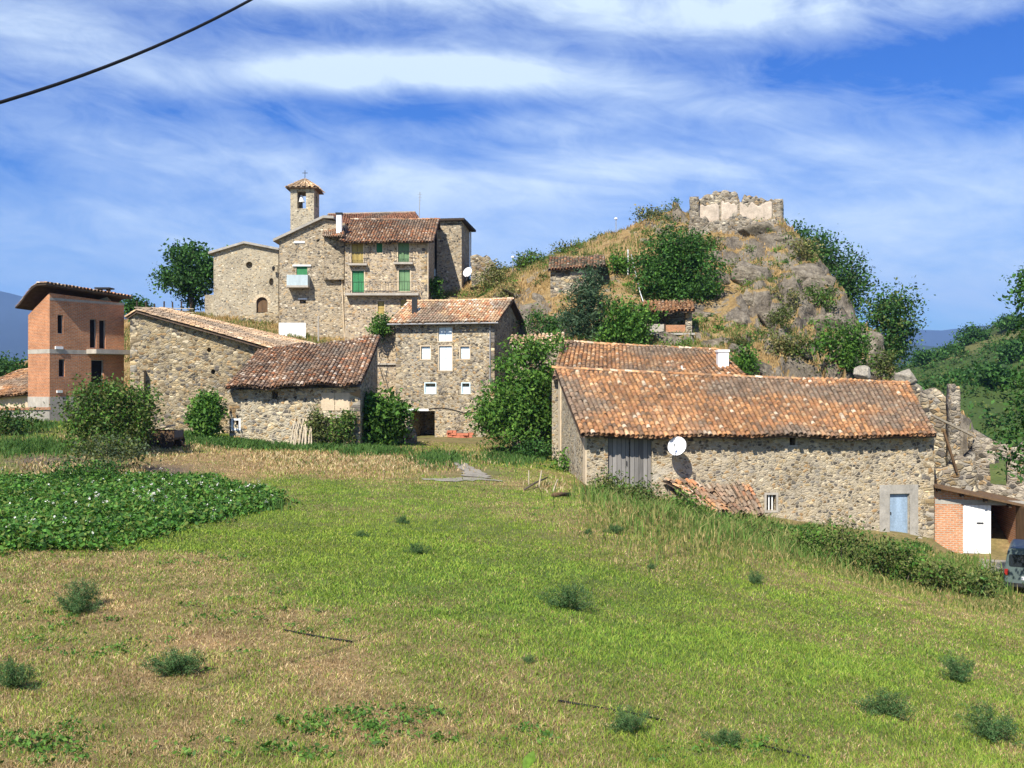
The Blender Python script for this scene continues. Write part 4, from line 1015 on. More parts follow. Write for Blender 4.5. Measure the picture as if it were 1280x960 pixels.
nr_ = dv * (-0.0)
def slope(name, e0, e1, r1, r0, sd): return tile_roof(name, e0, e1, r1, r0, M['tile'], rt, PALE + [(0.50, 0.24, 0.12), (0.70, 0.60, 0.47)], 0.02, 0.23, 0.36, sd, 0.12)
up = Vector((0, 0, 1)); rd = (pkz - ez) / (dep / 2)
e0 = A0 - f.u * .45 - dv * .5 + up * (ez - .5 * rd + .05); e1 = B0 + f.u * .45 - dv * .5 + up * (ez - .5 * rd + .05)
r0 = A0 - f.u * .45 + dv * dep / 2 + up * (pkz + .05); r1 = B0 + f.u * .45 + dv * dep / 2 + up * (pkz + .05)
q0 = A0 - f.u * .45 + dv * (dep + .5) + up * (ez - .5 * rd + .05); q1 = B0 + f.u * .45 + dv * (dep + .5) + up * (ez - .5 * rd + .05)
slope('roof', e0, e1, r1, r0, 61); slope('roof', q0, q1, r1, r0, 62)
mb = MB(); mb.tube([e0 - dv * .08 - up * .1, e1 - dv * .08 - up * .12], 0.06, 8); mb.build('gutter', M['metal'], rt)
t = f.uz(613, 400)[0]; MB().tube([f.at(t, ez - .2, .45), f.at(t, ez - .5, .1), f.at(t, ez - 4.5, .1)], 0.045, 8).build('downpipe', M['metal'], rt)
c = f.at(f.uz(511, 0)[0], 0, -1.2); mb = MB(); mb.box(c.x - .2, c.x + .2, c.y - .2, c.y + .2, ez, wz(372, c.y)); mb.build('chimney', M['dark_metal'], rt)
MB().tube([f.pt(536, 511, .04), f.pt(552, 509.5, .04), f.pt(566, 512, .04), f.pt(580, 516, .04), f.pt(596, 515, .04)], 0.025, 6).build('wall_cable', M['cable'], rt)
# annex to the left
rt = root('stone_annex', (wx(482, 76), 76, -3), 'narrow rubble annex wall left of the house with pale blue shutters', 'annex')
hexa([(wx(466, 76), 76), (wx(497, 76), 76), (wx(497, 80), 80), (wx(466, 80), 80)], [wz(408, 76), wz(402, 76), wz(400, 80), wz(402, 80)], -6).build('wall', M['stone_green'], rt)
MB().box(wx(471, 75.9), wx(496, 75.9), 75.85, 76.1, wz(456, 75.9), wz(454, 75.9)).build('ledge', M['concrete'], rt)
# dry stone pile wall in front
rt = root('dry_stone_wall', (wx(506, 60), 60, -3.5), 'short tumbled dry stone wall end beside the doorway', 'wall')
rough_wall('stones', (wx(489, 60), 60, 0), (wx(520, 60.4), 60.4, 0), [(0, wz(541, 60)), (0.4, wz(534, 60)), (0.8, wz(531, 60)), (1, wz(538, 60))], -4.5, 1.0, M['stone_ruin'], rt, 0.2, 0.2, 11)
rt = root('stone_steps', (wx(432, 55.5), 55.5, -3.5), 'few rough stone steps at the corner of the small stone barn', 'steps')
for k in range(4):
    mb = MB(); mb.box(wx(428, 55), wx(440, 55), 54.8 + .22 * k, 56.2, -4.2, -3.52 + .2 * k); mb.build('step', M['stone_ruin'], rt)
# bricks stacked by the house
bk_ = None
for k in range(14):
    p = f.pt(566 + (k % 6) * 5.0 + rnd.uniform(-1, 1), 545, 0.5 + rnd.uniform(0, .25)); z = ontop(p.x, p.y) + 0.02 + (k // 6) * 0.17
    if bk_ is None:
        mb = MB(); mb.box(-.19, .19, -.11, .11, 0, .16); o = mb.build('brick', plain_mat('red_brick_block', (0.48, 0.17, 0.10), var=.3)); bk_ = o
    else: o = bk_.copy(); COL.objects.link(o)
    o.location = (p.x, p.y, z); o.rotation_euler = (0, 0, rnd.uniform(-.4, .4) + R(-15))
    tag(o, 'red clay building brick in the loose heap at the foot of the blue shuttered house', 'brick', 'bricks heaped by the blue shuttered house')

# ------------------------------------------------------------------ tall house with the glazed balcony
f = Face(349, 87, 431, 87)
rt = root('tall_stone_house', (wx(390, 87), 87, 0), 'tall stone house with slanted roof and small balcony with green blind', 'house')
zl, zm = wz(300, 87), wz(273.5, 87)
poly = [f.at(0, -3), f.at(f.L, -3), f.at(f.L, wz(279, 87)), f.at(f.uz(405, 0)[0], zm), f.at(0, zl)]
wall = MB().prism(poly, (0, 9, 0)).build('wall', M['stone_up'], rt)
f.hole(370.5, 384, 332.5, 352, 0.5); f.hole(374.5, 382.5, 374, 379.5, 0.5); f.hole(423, 426.5, 344, 352, .4); f.arch(396, 398.8, 299.5, 302.5, .4, True)
cut(wall, f.cut)
r = f.rect(370.5, 384, 332.5, 348); f.boxr(r, -0.08, 0.12).build('roller_blind', M['green_shutter'], rt)
f.box(366, 389, 331, 333, 0.12, 0.05).build('lintel', M['white'], rt)
for q in ((367.5, 381, 301.5, 304), (373, 384, 373, 374.5)): f.box(*q, 0.08, 0.05).build('lintel', M['white'], rt)
bal = f.boxr(f.rect(361, 388, 358, 360.5), 1.0, -0.02).build('balcony', M['concrete'], rt)
mb = MB(); q = f.rect(361.5, 387.5, 345, 358)
f.boxr(q, 0.98, -0.92, mb); f.boxr((q[0], q[0] + .06, q[2], q[3]), 0.92, -.02, mb); f.boxr((q[1] - .06, q[1], q[2], q[3]), 0.92, -.02, mb)
mb.build('balcony_panel', M['balcony_paint'], bal)
zs = lambda t: 0
A1, B1, C1 = f.at(-.45, zl - .17, .4), f.at(f.uz(405, 0)[0], zm + .02, .4), f.at(f.uz(418, 0)[0], zm - .02, .4)
for nm, p0, p1 in (('roof', A1, B1), ('roof', B1 + Vector((.005, 0, 0)), C1)):
    MB().box8([p0, p1, p1 + Vector((0, 9.8, 0)), p0 + Vector((0, 9.8, 0))] + [w0 + Vector((0, 0, .22)) for w0 in (p0, p1, p1 + Vector((0, 9.8, 0)), p0 + Vector((0, 9.8, 0)))]).build(nm, M['grey_render'], rt)
MB().tube([f.pt(426.5, 300, .08), f.pt(427, 340, .08), f.pt(430, 405, .08), f.pt(431, 430, .08)], 0.05, 8).build('downpipe', M['plaster'], rt)
f2 = Face(348, 85.6, 383, 85.6)
tag(f2.box(348.5, 382, 403.5, 426, 0, .12).build('white_panel', M['white']), 'plain white board standing below the tall stone house', 'board')
pp = MB().tube([P(398, 432, 84.6), P(398, 395, 84.6)], [0.07, 0.06], 8).build('post', M['concrete']); tag(pp, 'slim pale concrete post in front of the tall stone house', 'post')

# ------------------------------------------------------------------ house with green shutters
f = Face(431, 85, 535, 85)
rt = root('green_shutter_house', (wx(480, 85), 85, 0), 'stone house with green shutters, long balcony and brown tiled roof', 'house')
ez, rz = wz(300, 85), wz(275.5, 91)
pent = [Vector((f.b.x, 85, -3)), Vector((f.b.x, 97, -3)), Vector((f.b.x, 97, ez)), Vector((f.b.x, 91, rz - .15)), Vector((f.b.x, 85, ez))]
wall = MB().prism(pent, f.a - f.b).build('wall', M['stone_green'], rt)
shutter_window(f, rt, 439.5, 454, 303, 329, M['ochre_shutter'], 0.1, label='ochre shutter', surround=0.1)
shutter_window(f, rt, 470.5, 478, 302, 316, M['green_shutter'], 0.1, leaves=1, surround=0.08)
shutter_window(f, rt, 497.5, 511.5, 301, 327.5, M['sage_shutter'], 0.1, surround=0.1)
shutter_window(f, rt, 440, 455, 338.5, 366, M['green_shutter'], 0.1, surround=0.1)
shutter_window(f, rt, 498.5, 512.5, 337, 364, M['sage_shutter'], 0.1, surround=0.1)
shutter_window(f, rt, 472, 480.5, 376.5, 393, M['ochre_shutter'], 0.1, leaves=1, label='brown boarded window', surround=0.08)
shutter_window(f, rt, 500.5, 508.5, 374.5, 388, M['ochre_shutter'], 0.1, leaves=1, label='brown boarded window')
cut(wall, f.cut)
balcony(f, rt, 436.5, 459.5, 330, 0.5, .16); balcony(f, rt, 493, 516.5, 328.5, 0.5, .16); balcony(f, rt, 433, 524, 367, 0.7, .2)
up = Vector((0, 0, 1)); rd = (rz - ez) / 6
X0, X1 = f.a.x - .4, f.b.x + .55
tile_roof('roof', (X0, 84.35, ez - .65 * rd + .06), (X1, 84.35, ez - .65 * rd + .1), (X1, 91, rz + .06), (X0, 91, rz + .02), M['tile'], rt, BROWN + [(0.5, .33, .2)], 0.05, 0.235, 0.36, 71, 0.12)
tile_roof('roof', (X0, 97.6, ez - .6 * rd), (X1, 97.6, ez - .6 * rd), (X1, 91, rz + .05), (X0, 91, rz + .02), M['tile'], rt, BROWN, 0.03, 0.235, 0.36, 72, 0.12)
quoins(rt, f, f.L, 2, ez, -1, 10); ridge_caps(rt, (X0, 91, rz + .05), (X1, 91, rz + .08), 9, BROWN)
s_ = Face(535, 85, 549, 97)
s_.boxr((7.0, 8.2, wz(345, 92), wz(336, 92)), 0.02, 0.1).build('window', M['pale_blue'], rt)
MB().box(wx(420.8, 85.8), wx(427.2, 85.8), 85.6, 86.1, wz(292, 85.8), wz(268.5, 85.8)).build('chimney', M['white'], rt)
mb = MB(); mb.box(wx(419.8, 85.7), wx(428.2, 85.7), 85.5, 86.2, wz(268, 85.8), wz(266.2, 85.8)); mb.build('chimney_cap', M['dark_metal'], rt)
MB().tube([f.pt(535, 300, .02), f.pt(535, 372, .02)], 0.05, 6).build('downpipe', M['plaster'], rt)
rt2 = root('tiled_porch', (wx(416, 86), 86, 8), 'little brown tiled roof strip between the tall house and the green shutters', 'porch roof')
tile_roof('roof', P(403, 295, 86.4), P(430, 295.5, 84.5), P(432, 279, 88.5), P(404, 280, 88.5), M['tile'], rt2, BROWN, 0.02, 0.235, 0.36, 73, 0.1)
hexa([(wx(405, 86.55), 86.55), (wx(430, 86.55), 86.55), (wx(430, 88), 88), (wx(405, 88), 88)], [wz(297, 86.6), wz(297, 86.6), wz(283, 88), wz(283, 88)], 9).build('wall', M['stone_up'], rt2)
rt = root('red_roof_house', (wx(470, 98), 98, 6), 'upper house showing only a smooth reddish roof above the green shutter house', 'house')
hexa([(wx(408, 98), 98), (wx(522, 98), 98), (wx(517, 104), 104), (wx(412, 104), 104)], [wz(281, 98), wz(277, 98), wz(269, 104), wz(270, 104)], 2).build('wall', M['stone_up'], rt)
a = [P(404, 281, 97.5), P(528, 277, 97.5), P(519, 266, 103), P(410, 268.5, 103)]
tile_roof('roof', *a, M['tile'], rt, [(.40, .19, .11), (.34, .17, .10), (.30, .16, .10)], .02, .235, .36, 77, .12)
a2 = [P(410, 268.5, 103.02), P(519, 266, 103.02), P(526, 279, 108), P(404, 281, 108)]
MB().box8(a2 + [q + Vector((0, 0, .18)) for q in a2]).build('roof', M['grey_render'], rt)
rt = root('aerial', P(524, 268, 97), 'thin television aerial above the reddish roof', 'aerial')
MB().tube([P(524, 275, 97), P(525, 240, 97)], 0.035, 6).build('mast', M['metal'], rt)
mb = MB(); [mb.bar(P(525 - w0, y, 97), P(525 + w0, y, 97), 0.02) for w0, y in ((3, 243), (2.4, 247), (2, 251))]; mb.build('aerial_rod', M['metal'], rt)

# ------------------------------------------------------------------ tower house right of it
f = Face(546, 92.3, 577, 92)
rt = root('tower_house', (wx(560, 92), 92, 4), 'slender stone tower house with flat dark roof behind the green shutters', 'house')
dv = Vector((0.10, 0.99, 0)); zt = wz(276, 92)
wall = hexa([f.a, f.b, f.b + dv * 5.2, f.a + dv * 5.2], [zt, zt, zt - .2, zt - .2], 2).build('wall', M['stone_up'], rt)
f.hole(559, 574, 279, 281, .2); cut(wall, f.cut)
a = [f.at(-.3, zt, .4), f.at(f.L + .3, zt, .4), f.at(f.L + .4, zt - .2, -5.6), f.at(-.3, zt - .2, -5.6)]
MB().box8(a + [q + Vector((0, 0, .2)) for q in a]).build('roof', M['dark_wood'], rt)
p = f.b + dv * 5.2 + Vector((.1, 0, 0)); MB().tube([(p.x, p.y, wz(288, 97)), (p.x, p.y, wz(333, 97))], 0.07, 8).build('downpipe', M['white'], rt)
dish('satellite_dish', P(585, 340.5, 90.6), 0.44, (-0.45, -0.8, 0.35), 'white satellite dish on the corner of the slender tower house', P(583, 350, 91.6))
rt = root('ruined_wall', (wx(602, 93), 93, 8), 'broken rounded rubble wall beside the slender tower house', 'ruin')
rough_wall('wall', (wx(589, 93), 93, 0), (wx(623, 93), 93, 0), [(0, wz(322, 93)), (0.35, wz(319, 93)), (0.75, wz(322, 93)), (0.92, wz(332, 93)), (1, wz(345, 93))], 5, 1.2, M['stone_ruin'], rt, 0.25, 0.14, 13)

# ------------------------------------------------------------------ church and bell tower
f = Face(267, 92, 348, 92)
rt = root('church', (wx(307, 92), 92, 5.5), 'stone church front with round window and arched wooden door', 'church')
zl, zp, zr = wz(316, 92), wz(305, 92), wz(313, 92); tp = f.uz(306, 0)[0]
wall = MB().prism([f.at(0, 2), f.at(f.L, 2), f.at(f.L, zr), f.at(tp, zp), f.at(0, zl)], (0, 9, 0)).build('wall', M['stone_church'], rt)
f.arch(307.3, 315.7, 327, 335.3, .6, True); f.arch(336.3, 342, 347.5, 357, .5, True); f.arch(320.5, 334.5, 371.5, 391, .4)
cut(wall, f.cut)
r = f.rect(320.5, 334.5, 372, 390); c = (r[0] + r[1]) / 2; rr0 = (r[1] - r[0]) / 2 - .02
dp = [f.at(r[0] + .02, r[2], -.22), f.at(r[1] - .02, r[2], -.22)] + [f.at(c + rr0 * math.cos(a), r[3] - rr0 + rr0 * math.sin(a), -.22) for a in [math.pi * k / 12 for k in range(13)]]
MB().prism(dp, (0, .1, 0)).build('door', M['brown_wood'], rt)
mb = MB()
for k in range(9):
    a0, a1 = math.pi * k / 9 + .02, math.pi * (k + 1) / 9 - .02; ri, ro = rr0 + .05, rr0 + .32
    mb.prism([f.at(c + q * math.cos(a), r[3] - rr0 + q * math.sin(a), .03) for q, a in ((ri, a0), (ro, a0), (ro, a1), (ri, a1))], (0, .04, 0))
mb.build('door_arch', M['plaster'], rt)
for (t0, z0, t1, z1) in ((-.4, zl - .16, tp, zp), (tp + .005, zp, f.L + .1, zr - .02)):
    a = [f.at(t0, z0 + .02, .35), f.at(t1, z1 + .02, .35), f.at(t1, z1 + .02, -9.5), f.at(t0, z0 + .02, -9.5)]
    MB().box8(a + [q + Vector((0, 0, .2)) for q in a]).build('roof', M['grey_render'], rt)
lm = root('wall_lamp', f.pt(343, 335, 0), 'small dark wall lamp bracketed on the church front', 'lamp')
MB().bar(f.pt(347, 333, .02), f.pt(344, 333, .5), .04).build('bracket', M['dark_metal'], lm); MB().lathe([(.05, .12), (.16, .0), (.1, -.28), (0, -.3)], f.pt(343.4, 335, .5), 8).build('lantern', M['dark_metal'], lm)
rt = root('rubble_wall', (wx(325, 90), 90, 4), 'low dark rubble terrace wall below the church door', 'wall')
rough_wall('stones', (wx(300, 90.6), 90.6, 0), (wx(352, 90.2), 90.2, 0), [(0, wz(397, 90)), (.4, wz(392, 90)), (1, wz(389, 90))], 1, .6, M['stone_big'], rt, .3, .08, 17)
tag(MB().box(wx(256, 93), wx(269, 93), 93, 95, 4, wz(368.5, 93)).build('stone_hut', M['stone_church']), 'small plain block hut at the left corner of the church', 'hut')
f = Face(363, 96, 392.5, 96)
rt = root('bell_tower', (wx(378, 97), 97, 10), 'square stone bell tower with open belfry and tiled pyramid roof', 'bell tower')
zt = wz(236, 96); wd = f.L
MBx = MB().box(f.a.x, f.b.x, 96, 96 + wd * 1.15, 8, zt); wall = MBx.build('wall', M['stone_church'], rt)
cm = [f.box(371.5, 382.5, 239, 260.5, .3, 3.6)]
xb = f.b.x; cm2 = MB().box(xb - .6, xb + .3, 96.85, 97.75, wz(258, 97), wz(240, 97))
cut(wall, cm + [cm2])
yc = 96 + wd * .575; xc = (f.a.x + f.b.x) / 2; o_ = .38
cr = [(f.a.x - o_, 96 - o_), (f.b.x + o_, 96 - o_), (f.b.x + o_, 96 + wd * 1.15 + o_), (f.a.x - o_, 96 + wd * 1.15 + o_)]
ap = Vector((xc, yc, wz(224, 97.3)))
mb = MB(); n_ = [Vector((x, y, zt + .0)) for x, y in cr]; mb.box8(n_ + [q + Vector((0, 0, .1)) for q in n_]); mb.build('eave', M['brown_wood'], rt)
for k in range(4):
    p0 = Vector((*cr[k], zt + .12)); p1 = Vector((*cr[(k + 1) % 4], zt + .12)); a0 = ap + (p0 - ap) * .06; a1 = ap + (p1 - ap) * .06
    tile_roof('roof', p0, p1, a1, a0, M['tile'], rt, PALE, .0, .235, .36, 80 + k, .06)
mb = MB().bar(ap, ap + Vector((0, 0, .85)), .05); mb.bar(ap + Vector((-.25, 0, .6)), ap + Vector((.25, 0, .6)), .05); mb.build('cross', M['dark_metal'], rt)
bc = P(376.8, 248, 96.5)
b_ = root('bell', bc, 'bronze church bell hanging in the belfry opening', 'bell')
MB().lathe([(.0, .3), (.1, .3), (.16, .2), (.2, -.1), (.3, -.32), (.33, -.36), (.29, -.36), (.15, 0), (0, .1)], bc, 18).build('bell_body', M['white_metal'], b_, True)
MB().bar(bc + Vector((-.5, 0, .36)), bc + Vector((.5, 0, .36)), .12).build('yoke', M['brown_wood'], b_); MB().tube([bc, bc + Vector((0, 0, -.5))], .04, 6).build('clapper', M['dark_metal'], b_)

# ------------------------------------------------------------------ huts on the knoll
D_ = hit(715, 364, 57.5).y - .2
rt = root('stone_hut', (wx(722, D_), D_, 8), 'small stone hut with mossy tile roof on the dry slope', 'hut')
hexa([(wx(688, D_), D_), (wx(748, D_), D_), (wx(745, D_ + 4), D_ + 4), (wx(692, D_ + 4), D_ + 4)], [wz(336, D_), wz(336, D_), wz(326, D_ + 4), wz(326, D_ + 4)], 4).build('wall', M['stone_ruin'], rt)
tile_roof('roof', P(685, 337, D_ - .4), P(757, 332, D_ - .4), P(756, 319, D_ + 3.6), P(687, 322, D_ + 3.6), M['tile'], rt, BROWN, .06, .235, .36, 91, .12, moss=.4)
D_ = hit(838, 418, 57.5).y - .2
rt = root('porch_hut', (wx(835, D_), D_, 3), 'small open hut with tile roof and brick parapet on the slope', 'hut')
mb = MB(); mb.box(wx(857, D_), wx(865, D_), D_, D_ + .5, 1, wz(388, D_)); mb.build('pier', M['stone_ruin'], rt)
mb = MB(); mb.box(wx(800, D_), wx(866, D_), D_ + 2.6, D_ + 3.1, 1, wz(380, D_ + 2.6)); mb.box(wx(800, D_), wx(812, D_), D_, D_ + 2.58, 1, wz(390, D_)); mb.build('wall', M['stone_ruin'], rt)
MB().box(wx(832, D_), wx(857, D_) - .01, D_ + .05, D_ + .25, wz(415, D_), wz(406, D_)).build('parapet', M['brick'], rt)
MB().box(wx(812, D_) + .01, wx(832, D_) - .01, D_ + .05, D_ + .25, wz(415, D_), wz(405, D_)).build('parapet', M['concrete'], rt)
mb = MB(); mb.bar(P(831, 418, D_ + .1), P(831, 390, D_ + .1), .12); mb.bar(P(819, 398, D_ + .1), P(856, 396, D_ + .1), .07); mb.build('post', M['dark_wood'], rt)
MB().box(wx(806, D_), wx(867, D_), D_ - .5, D_ + 3, wz(419, D_), wz(416.5, D_)).build('floor_slab', M['grey_render'], rt)
MB().box(wx(808, D_), wx(865, D_), D_ + .1, D_ + 3, .5, wz(419, D_) - .01).build('base_wall', M['stone_ruin'], rt)
tile_roof('roof', P(800, 389.5, D_ - .5), P(869, 388, D_ - .5), P(867, 375.5, D_ + 3.2), P(799, 377, D_ + 3.2), M['tile'], rt, TERRA, .05, .235, .36, 93, .12)

# ------------------------------------------------------------------ ruined castle on top
D_ = 90
rt = root('ruined_castle', (wx(920, D_), D_, 13), 'roofless castle ruin with plastered inner wall crowning the knoll', 'ruin')
rough_wall('wall', (wx(867, D_), D_ + .6, 0), (wx(971, D_), D_, 0), [(0, wz(248, D_)), (.12, wz(245, D_)), (.28, wz(240, D_)), (.36, wz(238, D_)), (.52, wz(240, D_)), (.54, wz(250, D_)), (.59, wz(250, D_)), (.61, wz(244, D_)), (.8, wz(248, D_)), (.93, wz(251, D_)), (1, wz(249, D_))], 11.5, .9, M['stone_castle'], rt, .2, .10, 19)
rough_wall('side_wall', (wx(971, D_), D_ - 0.6, 0), (wx(973, D_ + 5), D_ + 5, 0), [(0, wz(248, D_)), (1, wz(256, D_))], 11, .8, M['stone_castle'], rt, .25, .1, 20)
rough_wall('side_wall', (wx(868, D_ + 5), D_ + 5, 0), (wx(867, D_), D_ - .3, 0), [(0, wz(256, D_)), (1, wz(247, D_))], 11, .8, M['stone_castle'], rt, .25, .1, 22)
pl = Face(869, D_ + .17, 969, D_ - .42)
for q in ((870, 899, 255, 284), (901.5, 922, 254, 284), (924.5, 965, 255, 284)):
    r = pl.rect(*q); rg = np.random.default_rng(int(q[0])); tops = [(t_, r[3] + rg.uniform(-.28, .25)) for t_ in np.linspace(0, 1, 9)]
    rough_wall('plaster_patch', pl.at(r[0], 0), pl.at(r[1], 0), tops, r[2], .2, M['old_plaster'], rt, .13, .035, int(q[0]))
rough_wall('front_wall', (wx(862, D_ - 2), D_ - 1.6, 0), (wx(972, D_ - 2), D_ - 2.2, 0), [(0, wz(283, D_)), (.1, wz(274, D_)), (.3, wz(281, D_)), (.46, wz(277, D_)), (.55, wz(269, D_)), (.64, wz(276, D_)), (.75, wz(283, D_)), (.95, wz(279, D_)), (1, wz(281, D_))], 9, .9, M['stone_castle'], rt, .22, .16, 25)
# ------------------------------------------------------------------ vegetation kit
def unit(v): return v / np.maximum(np.linalg.norm(v, axis=-1, keepdims=True), 1e-9)
GREEN = [(0.068, 0.160, 0.022), (0.045, 0.115, 0.018), (0.105, 0.200, 0.030)]
DARKG = [(0.030, 0.085, 0.018), (0.042, 0.108, 0.022), (0.058, 0.135, 0.026)]
GREYG = [(0.085, 0.115, 0.058), (0.06, 0.09, 0.042), (0.11, 0.14, 0.075)]
OLIVE = [(0.095, 0.125, 0.030), (0.07, 0.10, 0.025), (0.13, 0.14, 0.045)]
DRYG = [(0.17, 0.17, 0.055), (0.12, 0.13, 0.04), (0.24, 0.20, 0.08)]

def leaves(rng, C, size, pal, aspect=0.55, upb=0.45, cv=None):
    N_ = len(C); n = unit(rng.normal(0, 1, (N_, 3)) + np.array([0, 0, upb])); t = unit(np.cross(n, rng.normal(0, 1, (N_, 3)))); b = np.cross(n, t)
    L = size * rng.uniform(0.45, 1.45, (N_, 1)); Wd = L * aspect
    V = np.stack([C - t * L * .5, C - b * Wd * .5 + n * L * .08, C + t * L * .5, C + b * Wd * .5 + n * L * .08], 1)
    c = np.array(pal)[rng.integers(0, len(pal), N_)] * rng.uniform(0.75, 1.3, (N_, 1))
    if cv is not None: c = c * cv[:, None]
    return V.reshape(-1, 3), np.arange(N_ * 4).reshape(N_, 4), np.repeat(c, 4, 0)

def crown_pts(rng, ells, n_clump, per, cr, seed, inner=0.5, floor=None):
    vol = np.array([e[3] * e[4] * e[5] for e in ells]) ** 0.75; vol /= vol.sum()
    k = rng.choice(len(ells), n_clump, p=vol); E = np.array(ells)[k]
    d = unit(rng.normal(0, 1, (n_clump, 3)))
    sh = 0.68 + 0.62 * fbm(d[:, 0] * 1.9 + seed, d[:, 1] * 1.9 + k * 3.1, d[:, 2] * 1.9, 3)
    r = rng.random(n_clump) ** inner * sh * np.where(rng.random(n_clump) < .14, rng.uniform(1.05, 1.32, n_clump), 1)
    cc = E[:, :3] + d * r[:, None] * E[:, 3:]
    cv = rng.uniform(0.6, 1.4, n_clump)
    C = np.repeat(cc, per, 0) + rng.normal(0, 1, (n_clump * per, 3)) * cr * np.array([1, 1, .75])
    return C, np.repeat(cv, per), cc

def limb(mb, a, b, r0, r1, rng, bend=0.15):
    a = Vector(a); b = Vector(b); L = (b - a).length; pts = []
    for i in range(5):
        t = i / 4; p = a.lerp(b, t)
        if 0 < i < 4: p += Vector(rng.normal(0, 1, 3)) * L * bend * .25
        pts.append(p)
    mb.tube(pts, [r0 + (r1 - r0) * i / 4 for i in range(5)], 7)

def tree(name, base, ells, label, cat='tree', group=None, n_clump=260, per=26, size=0.24, cr=0.42, pal=GREEN, trunk_r=0.22, seed=1, stem='trunk', crown='crown', limbs=6, inner=0.5, parts=True, upb=0.45, aspect=0.55):
    """ells: (dx, dy, z, rx, ry, rz) relative to base"""
    rng = np.random.default_rng(seed)
    rt = root(name, base, label, cat, group); b = Vector(base)
    E = [(b.x + e[0], b.y + e[1], b.z + e[2], e[3], e[4], e[5]) for e in ells]
    C, cv, cc = crown_pts(rng, E, n_clump, per, cr, seed, inner)
    low = np.array([ontop(*p) for p in cc[:, :2]]); lo = np.repeat(low, per); keep = C[:, 2] > lo - 0.05
    V, Fc, c = leaves(rng, C[keep], size, pal, aspect, upb, cv[keep])
    np_mesh(crown, V, Fc, M['leaf'], rt, c)
    mb = MB(); zt_ = max(e[2] for e in E); ctr = np.average(np.array([e[:3] for e in E]), axis=0, weights=[e[3] for e in E])
    top = Vector((ctr[0], ctr[1], min(zt_, ctr[2] + .5)))
    limb(mb, b - Vector((0, 0, .4)), top, trunk_r, trunk_r * .45, rng, .12)
    for i in range(limbs):
        q = cc[rng.integers(0, len(cc))]; st = (b - Vector((0, 0, 0))).lerp(top, rng.uniform(.35, .9)); limb(mb, st, q, trunk_r * .42, trunk_r * .1, rng)
    mb.build(stem, M['bark'], rt, True)
    return rt

def px_tree(name, x0, x1, y0, y1, D, label, base_py=None, base_px=None, nell=5, seed=1, zb=None, **kw):
    """a crown filling a pixel box at distance D: several overlapping lobes"""
    rng = random.Random(seed)
    if D is None:
        D = hit(base_px or (x0 + x1) / 2, y1 - 3, 57.5).y; D += (x1 - x0) * D / F * .22
    s = D / F
    cx, w_, h_ = wx((x0 + x1) / 2, D), (x1 - x0) * s, (y1 - y0) * s
    bx = wx(base_px, D) if base_px else cx; z0 = ontop(bx, D) if zb is None else zb
    ells = [(cx - bx, 0, wz((y0 + y1) / 2, D) - z0, w_ * .44, w_ * .40, h_ * .46)]
    for i in range(nell - 1):
        a = 2 * math.pi * (i + rng.random() * .6) / (nell - 1)
        ells.append((cx - bx + math.cos(a) * w_ * .27, rng.uniform(-.2, .2) * w_, wz((y0 + y1) / 2, D) - z0 + math.sin(a) * h_ * .27, w_ * .29, w_ * .28, h_ * .29))
    return tree(name, (bx, D, z0), ells, label, seed=seed, **kw)

# ------------------------------------------------------------------ trees
px_tree('broadleaf_tree', 199, 275, 302, 380, 98, 'dark broadleaf tree standing left of the church', base_px=240, pal=DARKG, n_clump=230, per=34, size=.34, cr=.5, seed=3, trunk_r=.3)
px_tree('broadleaf_tree', 150, 184, 374, 398, 86, 'small treetop peeping over the pale roof of the large stone house', pal=DARKG, n_clump=70, per=26, size=.28, cr=.4, seed=4)
px_tree('broadleaf_tree', -40, 40, 442, 505, 82, 'dark round tree behind the low house at the brick house', pal=DARKG, n_clump=180, per=26, size=.3, cr=.45, seed=5)
D_ = 46; bx_ = wx(138, D_); bz_ = ontop(bx_, D_); S_ = D_ / F
tree('elder_tree', (bx_, D_, bz_), [(wx(px, D_) - bx_, dy, wz(py, D_) - bz_, rx * S_, rx * S_, ry * S_) for px, py, rx, ry, dy in ((138, 515, 50, 36, 0), (108, 512, 30, 28, -.3), (168, 512, 30, 30, .2), (138, 495, 30, 22, 0), (120, 540, 34, 28, -.4), (150, 545, 36, 26, -.4), (175, 530, 24, 24, 0))],
     'rounded elder bush tree in front of the brick house', n_clump=460, per=36, size=.15, cr=.25, pal=OLIVE + GREEN, trunk_r=.12, seed=6)
D_ = 57.5; bx_ = wx(655, D_); bz_ = ontop(bx_, D_); S_ = D_ / F
tree('walnut_tree', (bx_, D_, bz_), [(wx(px, D_) - bx_, dy, wz(py, D_) - bz_, rx * S_, rx * S_, ry * S_) for px, py, rx, ry, dy in ((656, 480, 46, 48, 0), (690, 470, 26, 40, .5), (640, 505, 40, 36, -.4), (612, 520, 28, 26, 0), (684, 520, 30, 42, -.3), (664, 438, 30, 20, .3), (640, 535, 46, 24, -.5), (690, 430, 18, 12, 1))],
     'broad leafy green tree beside the long barn gable', n_clump=360, per=42, size=.21, cr=.30, pal=GREEN + [(.11, .20, .035)], trunk_r=.25, seed=7, limbs=14)
px_tree('walnut_tree', 794, 903, 288, 392, None, 'large dense green tree on the knoll slope', base_px=845, pal=DARKG + GREEN[:2], n_clump=400, per=44, size=.24, cr=.38, seed=8, trunk_r=.3, nell=9, inner=.38)
D_ = hit(735, 426, 57.5).y + 1.0; bx_ = wx(736, D_); bz_ = ontop(bx_, D_); S_ = D_ / F
